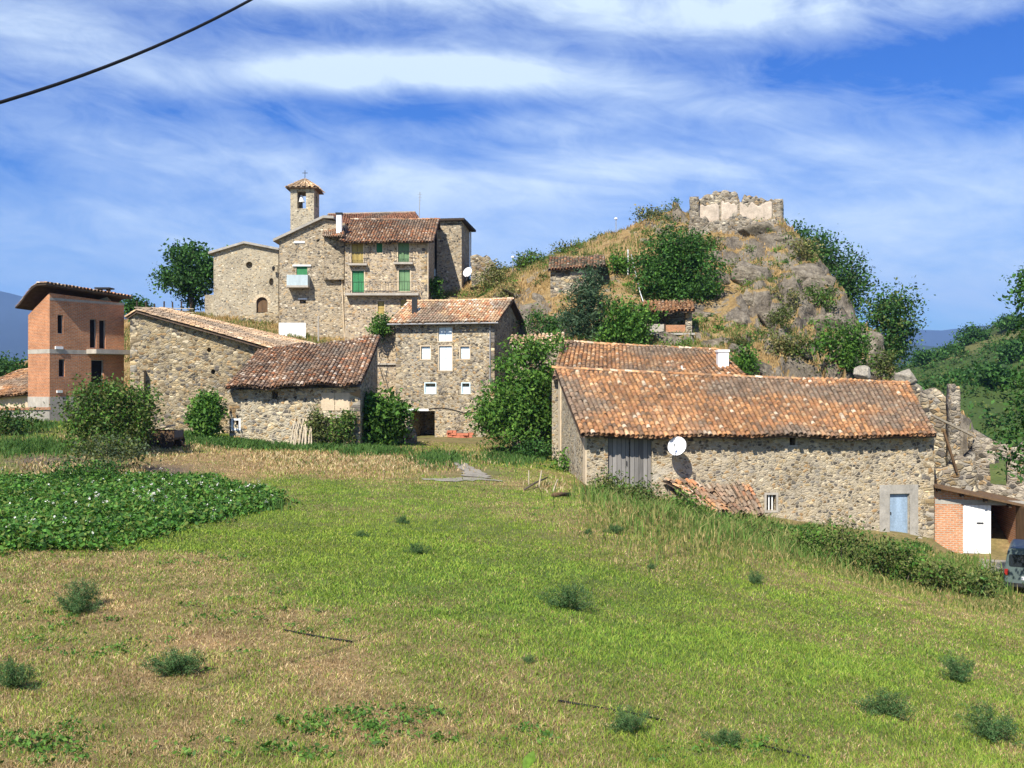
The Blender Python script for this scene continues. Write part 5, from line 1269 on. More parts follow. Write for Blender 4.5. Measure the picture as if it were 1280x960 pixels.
tree('cedar_tree', (bx_, D_, bz_), [(wx(px, D_) - bx_, dy, wz(py, D_) - bz_, rx * S_, rx * S_, ry * S_) for px, py, rx, ry, dy in ((735, 416, 36, 14, 0), (730, 398, 34, 13, 0), (742, 382, 28, 13, .2), (734, 366, 22, 13, -.2), (740, 352, 15, 12, 0), (738, 340, 8, 10, 0))],
     'grey green cone shaped conifer on the slope below the stone hut', n_clump=230, per=30, size=.28, cr=.3, pal=[(.05, .095, .045), (.035, .07, .035), (.075, .115, .06)], trunk_r=.18, seed=9, aspect=.28, inner=.45)
px_tree('broadleaf_tree', 744, 818, 376, 440, None, 'bushy green tree between the grey conifer and the porch hut', pal=GREEN, n_clump=220, per=28, size=.22, cr=.36, seed=10)
px_tree('broadleaf_tree', 976, 1040, 279, 352, 95, 'upper dark tree on the rear edge of the knoll beside the castle ruin', pal=DARKG, n_clump=230, per=28, size=.3, cr=.5, seed=13, zb=wz(355, 95))
px_tree('broadleaf_tree', 1026, 1088, 306, 398, 92, 'middle tree with feathery top behind the knoll edge', pal=DARKG + GREYG[1:2], n_clump=220, per=28, size=.28, cr=.5, seed=14, zb=wz(400, 92))
px_tree('broadleaf_tree', 1074, 1149, 358, 464, 87, 'lower round tree at the foot of the knoll edge', pal=DARKG + OLIVE[:1], n_clump=260, per=28, size=.28, cr=.48, seed=15, zb=wz(470, 87))
# tree at the picture's edge by the ruin, trunk outside
D_ = 33; bx_ = wx(1345, D_); bz_ = ontop(bx_, D_); Z_ = lambda y: wz(y, D_) - bz_; X_ = lambda x: wx(x, D_) - bx_; S_ = D_ / F
tree('ash_tree', (bx_, D_, bz_), [(X_(1300), 0, Z_(360), 36 * S_, 50 * S_, 30 * S_), (X_(1310), .4, Z_(400), 42 * S_, 50 * S_, 24 * S_), (X_(1305), -.3, Z_(470), 48 * S_, 50 * S_, 30 * S_), (X_(1295), 0, Z_(530), 52 * S_, 50 * S_, 36 * S_), (X_(1300), 0, Z_(585), 50 * S_, 50 * S_, 30 * S_), (X_(1350), .5, Z_(440), 60 * S_, 60 * S_, 110 * S_)],
     'dark leafy ash tree in front of the roofless ruin', n_clump=240, per=30, size=.16, cr=.2, pal=DARKG, trunk_r=.16, seed=16, limbs=10)

# ------------------------------------------------------------------ shrubs on the knoll and round the houses
SH = [  # x0 x1 y0 y1 D palette clumps size label name
    (1018, 1092, 388, 470, None, GREEN, 170, .24, 'feathery green shrub low on the right flank of the knoll'),
    (958, 1014, 412, 466, None, DRYG + OLIVE, 130, .2, 'yellowish dome shaped shrub at the foot of the crag'),
    (650, 738, 387, 428, None, DARKG, 170, .24, 'dark green low bush just behind the pale outhouse roof'),
    (914, 952, 432, 474, None, GREEN, 90, .2, 'small green shrub right of the white chimney'),
    (640, 692, 314, 348, 92.5, OLIVE + GREEN, 110, .26, 'bushy shrub on the skyline above the slender tower house'),
    (596, 640, 330, 372, 90, DRYG + OLIVE, 90, .24, 'dry olive shrub at the round broken wall'),
    (788, 850, 258, 290, 93, DRYG + GREYG, 110, .26, 'wispy dry shrub on the skyline left of the castle ruin'),
    (735, 785, 290, 312, 93.5, OLIVE, 70, .24, 'low olive shrub on the skyline between hut and castle'),
    (690, 735, 302, 326, 93, OLIVE + DRYG, 60, .24, 'dry scrub patch on the skyline above the stone hut'),
    (758, 800, 312, 350, None, GREEN, 80, .24, 'fresh green shrub left of the large knoll tree'),
    (868, 905, 296, 318, None, OLIVE, 50, .22, 'low green shrub under the castle rocks'),
    (905, 945, 420, 440, None, OLIVE, 40, .2, 'small olive shrub among the lower crag rocks'),
    (955, 1005, 355, 395, None, OLIVE + DRYG, 80, .2, 'olive shrub in the middle of the crag'),
    (1000, 1050, 350, 392, None, GREEN + OLIVE, 70, .22, 'light green shrub high on the right flank of the crag'),
    (960, 990, 378, 420, None, OLIVE, 50, .2, 'narrow shrub growing from a crag crevice'),
    (610, 660, 356, 388, None, DRYG, 70, .22, 'straw coloured scrub behind the gable of the blue window house'),
    (820, 850, 355, 392, None, GREEN, 40, .22, 'green bush tucked below the large knoll tree'),
    (990, 1022, 295, 330, None, DRYG, 40, .24, 'brown scrub under the upper dark tree'),
    (1085, 1120, 440, 478, None, OLIVE, 50, .22, 'olive shrub at the lowest corner of the crag'),
]
for i, (x0, x1, y0, y1, D, pal, ncl, sz, lab) in enumerate(SH):
    px_tree('shrub', x0, x1, y0, y1, D, lab, cat='shrub', group='shrubs on the knoll', pal=pal, n_clump=ncl, per=20, size=sz * .9, cr=sz * 1.3, seed=100 + i, trunk_r=.06, stem='stem', crown='foliage', limbs=3, nell=4, inner=.6, zb=None)
# ivy mound with a dark hollow
px_tree('ivy_bush', 240, 278, 493, 548, 55.4, 'rounded glossy ivy mound at the corner of the small stone barn', cat='bush', pal=GREEN, n_clump=230, per=26, size=.2, cr=.25, seed=140, trunk_r=.06, stem='stem', crown='foliage', limbs=3, upb=.2)
px_tree('fig_bush', 446, 512, 488, 562, 58.2, 'bright green fig bush between the two stone houses', cat='bush', pal=GREEN, n_clump=230, per=26, size=.26, cr=.32, seed=141, trunk_r=.07, stem='stem', crown='foliage', limbs=4)
px_tree('climbing_vine', 386, 410, 505, 556, 55.5, 'thin climbing vine left of the plaster patch on the small barn', cat='vine', pal=OLIVE, n_clump=60, per=20, size=.15, cr=.16, seed=142, trunk_r=.03, stem='stem', crown='foliage', limbs=2)
px_tree('climbing_vine', 410, 446, 514, 562, 55.3, 'bushy vine at the right foot of the small barn wall', cat='vine', pal=OLIVE + GREEN, n_clump=90, per=22, size=.16, cr=.2, seed=143, trunk_r=.03, stem='stem', crown='foliage', limbs=2)
px_tree('climbing_vine', 462, 492, 392, 424, 75.3, 'leafy creeper hanging high on the narrow annex wall', cat='vine', pal=GREEN, n_clump=60, per=20, size=.22, cr=.22, seed=144, trunk_r=.03, stem='stem', crown='foliage', limbs=2, base_px=480, zb=wz(470, 75.3))
px_tree('climbing_vine', 534, 552, 346, 377, 87, 'green creeper on the shaded side wall of the green shutter house', cat='vine', pal=GREEN, n_clump=45, per=20, size=.24, cr=.24, seed=145, trunk_r=.03, stem='stem', crown='foliage', limbs=2, base_px=541, zb=wz(378, 87))
px_tree('elder_bush', 690, 740, 560, 604, 50, 'low green elder bush at the barn gable foot', cat='bush', pal=GREEN, n_clump=60, per=20, size=.16, cr=.24, seed=146, trunk_r=.04, stem='stem', crown='foliage', limbs=2)
px_tree('elder_bush', 640, 700, 545, 580, 55.5, 'dark low bush under the broad leafy tree', cat='bush', pal=DARKG, n_clump=70, per=20, size=.16, cr=.26, seed=147, trunk_r=.04, stem='stem', crown='foliage', limbs=2)
px_tree('nettle_bush', 66, 150, 576, 606, 36.5, 'dark leafy weed bush behind the flowering crop', cat='bush', pal=DARKG + GREEN, n_clump=80, per=20, size=.12, cr=.2, seed=148, trunk_r=.03, stem='stem', crown='foliage', limbs=2)
px_tree('nettle_bush', 78, 190, 545, 586, 41, 'ragged weeds with thistles under the rounded elder', cat='bush', pal=OLIVE + GREYG, n_clump=110, per=20, size=.12, cr=.2, seed=149, trunk_r=.03, stem='stem', crown='foliage', limbs=3)
px_tree('nettle_bush', -30, 45, 510, 545, 50, 'bramble mound below the low garden wall', cat='bush', pal=OLIVE + DARKG, n_clump=90, per=20, size=.15, cr=.24, seed=150, trunk_r=.03, stem='stem', crown='foliage', limbs=3)

# brambles along the foot of the long barn
BR = [(735, 790, 590, 640, 41.5, 'bramble clump under the grey plank door'), (780, 830, 596, 652, 40.5, 'dark bramble clump right of the plank door'), (825, 885, 618, 664, 39.5, 'bramble bush below the collapsed lean-to'),
      (880, 945, 640, 680, 38.5, 'tangled bramble in front of the small barred window'), (920, 975, 645, 692, 37.5, 'low bramble just right of the small barred window'), (985, 1035, 655, 702, 37, 'olive bramble halfway along the bank'),
      (1020, 1085, 656, 712, 36.4, 'tall green bramble left of the faded blue door'), (1075, 1130, 660, 722, 35.6, 'broad green bramble in front of the faded blue door'), (1110, 1160, 675, 730, 35.2, 'bramble bush right of the faded blue door'),
      (1140, 1198, 690, 738, 34.6, 'fresh green bramble in front of the orange brick wall'), (1190, 1256, 712, 748, 34, 'low pale bramble beside the parked van')]
for i, (x0, x1, y0, y1, D, lab) in enumerate(BR):
    y0 += (0, 12, -4, 14, 20, 4, -10, 10, 4, 12, 4)[i]; q_ = (x1 - x0) * (0, .1, .2, .2, .15, .2, -.05, .12, .2, .08, .1)[i]; x0 += q_; x1 -= q_ * .6
    px_tree('bramble_bush', x0, x1, y0, y1 - 4, D, lab, cat='bramble', group='brambles along the barn', pal=[OLIVE + GREEN[:1] + [(.17, .20, .06)], DARKG[2:] + OLIVE, GREEN + OLIVE[2:] + [(.15, .21, .05)]][i % 3], n_clump=(70 if i < 5 else 48), per=20, size=.13, cr=.28, seed=160 + i, trunk_r=.025, stem='stem', crown='foliage', limbs=3, nell=5, inner=.8)

# trees on the far slope
FT = [(1196, 1236, 418, 446, 226, 'lone dark tree on the skyline of the far slope'), (1244, 1290, 404, 428, 226, 'dark hedge trees on top of the far slope'), (1140, 1180, 445, 466, 215, 'dark tree clump low on the far slope'), (1172, 1204, 440, 460, 220, 'small trees at the far farmhouse'),
      (1210, 1250, 478, 512, 150, 'dark round thicket in the middle of the far slope'), (1250, 1285, 440, 470, 185, 'thicket high on the far slope by the ash tree'), (1180, 1215, 500, 530, 140, 'green thicket just above the tall broken wall'), (1225, 1262, 515, 545, 130, 'green thicket above the roofless ruin')]
for i, (x0, x1, y0, y1, D, lab) in enumerate(FT):
    x = wx((x0 + x1) / 2, D); z = float(slz(x, D)); s = D / F
    w_, h_ = (x1 - x0) * s, (y1 - y0) * s
    tree('far_tree', (x, D, z), [(0, 0, h_ * .42, w_ * .36, w_ * .3, h_ * .4), (-w_ * .25, 0, h_ * .3, w_ * .25, w_ * .2, h_ * .28), (w_ * .25, 0, h_ * .33, w_ * .25, w_ * .2, h_ * .3)], lab, group='trees on the far slope', n_clump=120, per=14, size=.6, cr=.7, pal=DARKG, trunk_r=.25, seed=180 + i, limbs=3)
rng = np.random.default_rng(5); n_ = 6500
sx_ = rng.uniform(42, 200, n_); sy_ = rng.uniform(104, 300, n_); kd = fbm(sx_ * .05, sy_ * .05, 3, 4) < .58 + rng.uniform(-.05, .12, n_); sx_, sy_ = sx_[kd], sy_[kd]; sz_ = slz(sx_, sy_)
cr_ = rng.uniform(.5, 1.8, len(sx_)) ; per = 26
C = np.stack([sx_, sy_, sz_ + cr_ * .4], 1); C = np.repeat(C, per, 0) + rng.normal(0, 1, (len(C) * per, 3)) * np.repeat(cr_, per)[:, None] * np.array([.6, .6, .42])
V, Fc, c = leaves(rng, C, .55, DARKG + OLIVE[:2], .6, .5, np.repeat(rng.uniform(.7, 1.3, len(cr_)), per))
tag(np_mesh('far_scrub', V, Fc, M['leaf'], None, c), 'low scrub cover over the far green slope', 'scrub', kind='stuff')

# ------------------------------------------------------------------ crag rocks
def rock(name, c, r, label, group, seed, mat=None):
    import bmesh
    bm = bmesh.new(); bmesh.ops.create_icosphere(bm, subdivisions=4, radius=1)
    vs = np.array([v.co[:] for v in bm.verts]); d = unit(vs)
    n1 = fbm(d[:, 0] * 1.3 + seed * 7, d[:, 1] * 1.3, d[:, 2] * 1.3, 3); n2 = fbm(d[:, 0] * 4 + seed, d[:, 1] * 4, d[:, 2] * 4, 3)
    # chop with a few planes so it reads as fractured stone
    rr_ = np.ones(len(d)); rg = np.random.default_rng(seed)
    for k in range(14):
        p = unit(rg.normal(0, 1, 3)); q = rg.uniform(.42, .8); dd = d @ p; rr_ = np.where(dd > 0.05, np.minimum(rr_, q / np.maximum(dd, .05)), rr_)
    vs = d * (rr_ * (0.95 + .25 * n1) + (n2 - .5) * .09)[:, None] * np.array(r)
    fs = np.array([[v.index for v in f.verts] for f in bm.faces]); bm.free()
    o = np_mesh(name, vs, fs, mat or M['rock']); o.location = c; o.rotation_euler = (rg.uniform(-.35, .15), rg.uniform(.15, .6), rg.uniform(-.5, .5)); tag(o, label, 'rock', group); return o
RK = [(885, 285, 2.4, 1.5, 1.0, 'jutting rock ledge at the left foot of the castle ruin'), (955, 290, 3.4, 1.4, 1.2, 'rock band directly below the castle wall'), (978, 300, 1.4, 1.2, 1.6, 'upright rock at the right castle corner'), (905, 350, 1.6, 1.3, 1.2, 'rock right of the large knoll tree'),
      (945, 345, 1.8, 1.4, 1.8, 'dark fractured rock in the upper crag'), (940, 375, 1.2, 1.1, 1.4, 'grey slab below the dark fractured rock'), (1005, 345, 2.4, 1.5, 2.2, 'rock face on the upper right flank of the crag'), (1025, 365, 1.6, 1.4, 2.4, 'steep rock rib on the right skyline'),
      (922, 405, 1.6, 1.2, .9, 'cracked rock in the middle of the crag'), (880, 395, 1.3, 1.0, .8, 'pale boulder by the porch hut'), (872, 412, 1.8, 1.0, .5, 'leaning pale slab at the porch hut corner'), (965, 400, 1.3, 1.0, 1.3, 'grey rock beside the crevice shrub'),
      (1030, 405, 2.2, 1.4, 1.5, 'dark overhanging rock above the feathery shrub'), (935, 445, 2.4, 1.2, 1.1, 'wide grey rock above the long barn roof'), (905, 430, 1.7, 1.1, 1.0, 'rock step above the white chimney'), (985, 440, 1.8, 1.2, 1.2, 'rock behind the yellowish dome shrub'),
      (1060, 430, 1.8, 1.3, 2.2, 'rock rib right of the feathery shrub'), (1090, 445, 1.6, 1.3, 2.4, 'outermost rock rib at the knoll edge'), (960, 465, 2.6, 1.0, .9, 'low grey rock at the foot of the crag'), (650, 372, 1.8, 1.0, .5, 'flat stone slab on the dry slope above the blue window house'),
      (680, 378, 1.5, .9, .5, 'pale slab of rock below the stone hut'), (840, 430, 1.6, 1.0, .7, 'rubble rock under the porch hut'), (1010, 470, 1.8, 1.1, .8, 'grey rock just above the right end of the barn roof')]
for i, (x, y, a, b, c, lab) in enumerate(RK):
    p = hit(x, y, 57.5); rock('rock_outcrop', (p.x, p.y + b * .55, p.z - c * .15), (a * 1.0, b, c * .85), lab, 'rocks of the crag', 30 + i)
M['pale_rock'] = rock_mat('pale_boulder', [(0.25, 0.22, 0.19), (0.42, 0.38, 0.31), (0.52, 0.47, 0.39)], .9)
for i, (x, y, r, lab) in enumerate(((1132, 472, .75, 'pale boulder perched above the barn roof end'), (1142, 484, .7, 'flatter pale boulder behind the barn roof end'), (1079, 468, .62, 'pale boulder pile piece above the barn ridge'))):
    rock('boulder', P(x, y, 57.5), (r, r * .9, r * .8), lab, 'boulders behind the barn', 80 + i, M['pale_rock'])
for i, (x, D) in enumerate(((1132, 57.5), (1079, 57.5))):
    rt = root('rubble_wall', (wx(x, D), D, -2), ('rubble wall carrying boulders at the barn end', 'rubble wall stub above the barn ridge')[i], 'wall')
    rough_wall('stones', (wx(x - 14, D), D, 0), (wx(x + 20, D), D, 0), [(0, wz(482, D)), (.6, wz(481, D)), (1, wz(492, D))], -6, .9, M['stone_ruin'], rt, .25, .15, 90 + i)

# dry grass tufts over the knoll
rng = np.random.default_rng(9)
def blades(P0, h, wd, lean, col, rng, bend=True):
    N_ = len(P0); a = rng.uniform(0, 2 * np.pi, N_); s = np.stack([np.cos(a), np.sin(a), 0 * a], 1); l = rng.uniform(0, 2 * np.pi, N_)
    ld = np.stack([np.cos(l), np.sin(l), 0 * l], 1) * (lean * rng.random(N_))[:, None]
    h = h[:, None]; up = np.array([0, 0, 1.0])
    if not bend:
        V = np.stack([P0 - s * wd[:, None] / 2, P0 + s * wd[:, None] / 2, P0 + (up + ld) * h], 1)
        Fc = np.arange(N_ * 3).reshape(N_, 3); return V.reshape(-1, 3), Fc, np.repeat(col, 3, 0)
    m = P0 + (up + ld * .35) * h * .55; t = P0 + (up * .92 + ld) * h
    V = np.stack([P0 - s * wd[:, None] / 2, P0 + s * wd[:, None] / 2, m - s * wd[:, None] * .38, m + s * wd[:, None] * .38, t], 1)
    k = np.arange(N_)[:, None] * 5; Fc = np.concatenate([k + np.array([0, 1, 3]), k + np.array([0, 3, 2]), k + np.array([2, 3, 4])])
    return V.reshape(-1, 3), Fc, np.repeat(col, 5, 0)
n_ = 120000; x = rng.uniform(-36, 42, n_); y = rng.uniform(60, 108, n_)
e = .5; sl_ = np.hypot((hz(x + e, y) - hz(x - e, y)), (hz(x, y + e) - hz(x, y - e))) / (2 * e)
k = (sl_ < 1.5) & (fbm(x * .3, y * .3, 7, 4) > .44 - .1 * (x < 5)) & (hz(x, y) > gz(x, y)); x, y = x[k], y[k]; z = hz(x, y); n_ = len(x)
gmix = np.clip((fbm(x * .18, y * .18, 12, 3) - .44) * 6, 0, 1)
col = lerp(np.array((0.42, 0.28, 0.12)), np.array((0.13, 0.16, 0.04)), gmix * (rng.random(n_) < .8)) * rng.uniform(.65, 1.35, (n_, 1))
V, Fc, c = blades(np.stack([x, y, z - .03], 1), rng.uniform(.15, .5, n_), rng.uniform(.04, .09, n_), .8, col, rng)
tag(np_mesh('knoll_grass', V, Fc, M['grass'], None, c), 'dry straw coloured grass tufts over the rocky knoll', 'grass', kind='stuff')

n_ = 1300; x = rng.uniform(-8, 40, n_); y = rng.uniform(61, 96, n_); k = fbm(x * .22, y * .22, 31, 3) > .47; x, y = x[k], y[k]; z = hz(x, y); k = z > gz(x, y); x, y, z = x[k], y[k], z[k]; n_ = len(x)
per = 70; s_ = rng.uniform(.12, .42, n_); C = np.repeat(np.stack([x, y, z + s_ * .5], 1), per, 0) + rng.normal(0, 1, (n_ * per, 3)) * np.repeat(s_, per)[:, None] * np.array([1, 1, .7])
t_ = rng.integers(0, 3, n_); pc = np.array([OLIVE[0], GREEN[2], GREEN[1]])[t_]
V, Fc, c = leaves(rng, C, .17, [(1, 1, 1)], .5, .4, np.repeat(rng.uniform(.7, 1.3, n_), per)); c = c * np.repeat(np.repeat(pc, per, 0), 4, 0)
tag(np_mesh('knoll_scrub', V, Fc, M['leaf'], None, c), 'small wild herbs and scrub between the rocks of the knoll', 'scrub', kind='stuff')
# ------------------------------------------------------------------ the meadow
rng = np.random.default_rng(21)
STRAW = np.array([(0.50, 0.37, 0.18), (0.40, 0.275, 0.13), (0.60, 0.48, 0.27), (0.28, 0.175, 0.085)]); FRESH = np.array([(0.200, 0.295, 0.036), (0.138, 0.242, 0.030), (0.270, 0.328, 0.060), (0.090, 0.180, 0.026)])
def scatter(n, d0, d1, pw):
    u_ = rng.random(n); D = (d0 ** pw + u_ * (d1 ** pw - d0 ** pw)) ** (1 / pw)
    return rng.uniform(-60, 1350, n), D
pxs, D = scatter(900000, 7.5, 62, 0.5)
x = wx(pxs, D); z = gz(x, D); k = (z > np.where(D > 57, hz(x, D), -99)) & ~((x > 3) & (D > 44.5)); x, D, z, pxs = x[k], D[k], z[k], pxs[k]; n_ = len(x)
dry = dryness(x, D, z); py = 480 - F * z / D
path = np.exp(-((py - 592) / 7) ** 2 - ((pxs - 590) / 45) ** 2) + np.exp(-((pxs - (555 + (py - 566) * 1.1)) / 9) ** 2) * ((py > 564) & (py < 592))
burnt = np.exp(-((pxs - 205) / 45) ** 2 - ((py - 588) / 9) ** 2) + np.exp(-((pxs - 60) / 60) ** 2 - ((py - 578) / 12) ** 2)
k = (rng.random(n_) > np.clip(path * 1.4, 0, .97)) & (rng.random(n_) > np.clip(burnt, 0, .8)); x, D, z, dry, py, pxs = [q[k] for q in (x, D, z, dry, py, pxs)]; n_ = len(x)
isd = rng.random(n_) < np.clip(dry * 1.12 - .10, 0.03, .92)
tone = fbm(x * .7, D * .7, 6, 3)
tone2 = fbm(x * 2.6, D * 2.6, 14, 3)
col = np.where(isd[:, None], STRAW[rng.integers(0, 4, n_)] * (0.45 + 1.05 * tone2)[:, None], FRESH[rng.integers(0, 4, n_)] * (0.58 + .5 * tone + .5 * tone2)[:, None] + np.array([.035, .02, 0]) * (vnoise(x * .22, D * .22, 9) * 1.2)[:, None]) * rng.uniform(.72, 1.28, (n_, 1))
hgt = (0.026 + .055 * rng.random(n_)) * (0.75 + .6 * tone) * np.where(isd, .8, 1.1)
tall = (py < 610) & (py > 545) & (dry > .7) & (pxs > 330) & (pxs < 560); hgt = np.where(tall, hgt * 2.0, hgt)
wd = np.maximum(.004, D * .0007) * rng.uniform(.7, 1.4, n_)
near = D < 26
parts_ = []
for m_, b_ in ((near, True), (~near, False)):
    V, Fc, c = blades(np.stack([x[m_], D[m_], z[m_] - .01], 1), hgt[m_], wd[m_], 1.5 if b_ else .9, col[m_], rng, b_); parts_.append((V, Fc, c))
V = np.concatenate([q[0] for q in parts_]); c = np.concatenate([q[2] for q in parts_]); Fc = np.concatenate([parts_[0][1], parts_[1][1] + len(parts_[0][0])])
tag(np_mesh('meadow_grass', V, Fc, M['grass'], None, c), 'mown meadow grass, part green and part bleached', 'grass', kind='stuff')

# tall dry grass strips and weedy bank
rng = np.random.default_rng(22)
def strip(name, poly, n, D0, D1, hh, cols, label, prob=None):
    """tall grass inside a polygon-ish strip of the ground: list of (px, py, spread px, spread py, share)"""
    xs_, ys_, zs_ = [], [], []
    for (a, b, sa, sb, sh) in poly:
        m_ = int(n * sh); p0 = np.array([hit(a + i * sa, b + j * sb, 8, 70)[:] for i, j in ((0, 0), (-1, 0), (1, 0), (0, -1), (0, 1))])
        ctr = p0[0]; ax = (p0[2] - p0[1]) / 2; ay = (p0[3] - p0[4]) / 2
        q = rng.normal(0, .55, (m_, 2)); xs_.append(ctr[0] + q[:, 0] * ax[0] + q[:, 1] * ay[0]); ys_.append(ctr[1] + q[:, 0] * ax[1] + q[:, 1] * ay[1])
    x = np.concatenate(xs_); y = np.concatenate(ys_); z = gz(x, y); n_ = len(x)
    k = ~((x > 3.2) & (y > 44.8)); x, y, z = x[k], y[k], z[k]; n_ = len(x)
    col = np.array(cols)[rng.integers(0, len(cols), n_)] * rng.uniform(.7, 1.3, (n_, 1))
    V, Fc, c = blades(np.stack([x, y, z - .03], 1), hh * rng.uniform(.5, 1.2, n_), y * .0011 * rng.uniform(.6, 1.5, n_), .75, col, rng)
    tag(np_mesh(name, V, Fc, M['grass'], None, c), label, 'grass', kind='stuff')
strip('dry_grass', [(420, 578, 90, 10, .3), (500, 580, 55, 10, .25), (350, 572, 60, 8, .12), (195, 566, 45, 7, .1), (165, 592, 16, 9, .07), (250, 560, 40, 6, .06), (620, 570, 40, 12, .06), (690, 608, 22, 7, .03), (105, 552, 40, 8, .05), (60, 585, 60, 10, .06)], 8500, 30, 65, .22, list(STRAW) + [(.62, .50, .30), (.14, .18, .045)], 'tall bleached grass strip in front of the small barn')
strip('bank_grass', [(780, 640, 45, 14, .12), (850, 660, 50, 12, .14), (930, 680, 55, 12, .16), (1010, 700, 55, 13, .17), (1090, 715, 55, 13, .17), (1170, 735, 55, 12, .16), (1240, 755, 40, 10, .1), (1200, 700, 30, 8, .05)], 20000, 25, 48, .22, [(.40, .31, .14), (.30, .26, .09), (.16, .19, .05), (.11, .17, .035), (.13, .18, .04)], 'rough mixed grass and weeds on the bank below the long barn')
strip('bank_weeds', [(770, 620, 40, 16, .1), (850, 645, 50, 14, .14), (930, 668, 50, 14, .15), (1010, 688, 50, 14, .17), (1090, 702, 50, 14, .18), (1170, 718, 50, 12, .16), (1235, 735, 40, 10, .1)], 13000, 25, 46, .62, [(.12, .21, .04), (.09, .17, .03), (.17, .23, .06), (.30, .27, .10)], 'tall bright green weeds mixed among the brambles on the bank')
strip('green_grass', [(300, 556, 60, 5, .2), (400, 560, 70, 4, .2), (470, 566, 40, 4, .1), (545, 575, 30, 8, .12), (640, 572, 40, 10, .12), (40, 560, 70, 8, .2), (325, 634, 20, 4, .06), (230, 545, 30, 6, .1), (1000, 665, 70, 3, .14), (900, 650, 50, 3, .08), (1150, 684, 40, 5, .1), (20, 532, 50, 5, .12)], 16000, 25, 65, .35, [(.07, .15, .03), (.05, .12, .025), (.10, .17, .04)], 'fresh green grass at the foot of the house walls')

# flowering potato crop
rng = np.random.default_rng(23)
m_ = 9000; pq = rng.uniform(-70, 330, m_); pr_ = rng.uniform(0, 1, m_)
topy = np.interp(pq, [-70, 60, 150, 250, 330], [598, 600, 600, 604, 620]); boty = np.interp(pq, [-70, 60, 140, 230, 330], [694, 694, 688, 662, 632])
Dt, Db = 3.63 * F / (topy - 480), 3.6 * F / (boty - 480)
D = Db + (Dt - Db) * pr_; x = wx(pq, D); row = np.round(D / .8) * .8; D = row + rng.normal(0, .17, m_); x = x + rng.normal(0, .25, m_)
kp = (vnoise(x * .9, D * .9, 6) > .12 + .45 * (rng.random(m_) < np.clip(.16 - np.minimum(pr_, 1 - pr_), 0, 1) * 4)); x, D, pr_ = x[kp], D[kp], pr_[kp]; m_ = len(x); z = gz(x, D)
per = 16; hh = .25 * rng.uniform(.6, 1.3, m_) * (.55 + .9 * vnoise(x * 1.3, D * 1.3, 3))
C = np.stack([x, D, z + hh * .6], 1); C = np.repeat(C, per, 0) + rng.normal(0, 1, (m_ * per, 3)) * np.array([.17, .15, .075])
V, Fc, c = leaves(rng, C, .115, [(0.078, 0.195, 0.028), (0.052, 0.145, 0.024), (0.115, 0.235, 0.038), (0.038, 0.10, 0.02), (0.14, 0.19, 0.04)], .6, 1.1, np.repeat(rng.uniform(.75, 1.25, m_), per))
nf = 170; i = rng.integers(0, m_, nf); fc = np.stack([x[i], D[i], z[i] + hh[i] * 1.05 + .06], 1) + rng.normal(0, .05, (nf, 3)); fc = np.repeat(fc, 6, 0) + rng.normal(0, .028, (nf * 6, 3))
V2, F2, c2 = leaves(rng, fc, .05, [(.75, .74, .68), (.70, .66, .62)], .9, 1.0)
tag(np_mesh('potato_crop', np.concatenate([V, V2]), np.concatenate([Fc, F2 + len(V)]), M['leaf'], None, np.concatenate([c, c2])), 'dense dark green potato crop dotted with white flowers', 'crop', kind='stuff')

# single weeds standing in the mown meadow
def weed_mesh(seed, n=4200, pal=((.075, .155, .05), (.055, .12, .04), (.11, .19, .07), (.16, .17, .07))):
    rng = np.random.default_rng(seed); st = rng.integers(18, 46); a = rng.uniform(0, 6.28, st); rr_ = rng.uniform(.05, .85, st) ** .8; off = rng.normal(0, .12, 2)
    tip = np.stack([np.cos(a) * rr_ * rng.uniform(.7, 1.1) + off[0], np.sin(a) * rr_ + off[1], rng.uniform(.35, 1.0, st) * (1 - .5 * rr_)], 1)
    k = rng.integers(0, st, n); t = rng.random(n)[:, None] ** .6; base = tip[k] * t; base[:, 2] = tip[k][:, 2] * (t[:, 0] ** 0.75); base += rng.normal(0, .05, (n, 3)); base[:, 2] = np.abs(base[:, 2])
    d = unit(rng.normal(0, 1, (n, 3)) + tip[k] * .5 + np.array([0, 0, .35])); L = rng.uniform(.04, .13, (n, 1)); s = unit(np.cross(d, rng.normal(0, 1, (n, 3)))) * .009
    V = np.stack([base - s, base + s, base + d * L], 1).reshape(-1, 3)
    c = np.array(pal)[rng.choice(4, n, p=(.4, .3, .2, .1))] * rng.uniform(.7, 1.3, (n, 1)); c = np.repeat(c, 3, 0)
    sv = np.stack([np.zeros((st, 3)) - [.008, 0, 0], np.zeros((st, 3)) + [.008, 0, 0], tip * np.array([1, 1, 1.12])], 1).reshape(-1, 3)
    V = np.concatenate([V, sv]); c = np.concatenate([c, np.repeat(np.array([(.13, .13, .06), (.28, .22, .11)])[rng.integers(0, 2, st)], 3, 0)])
    return V, np.arange(len(V)).reshape(-1, 3), c
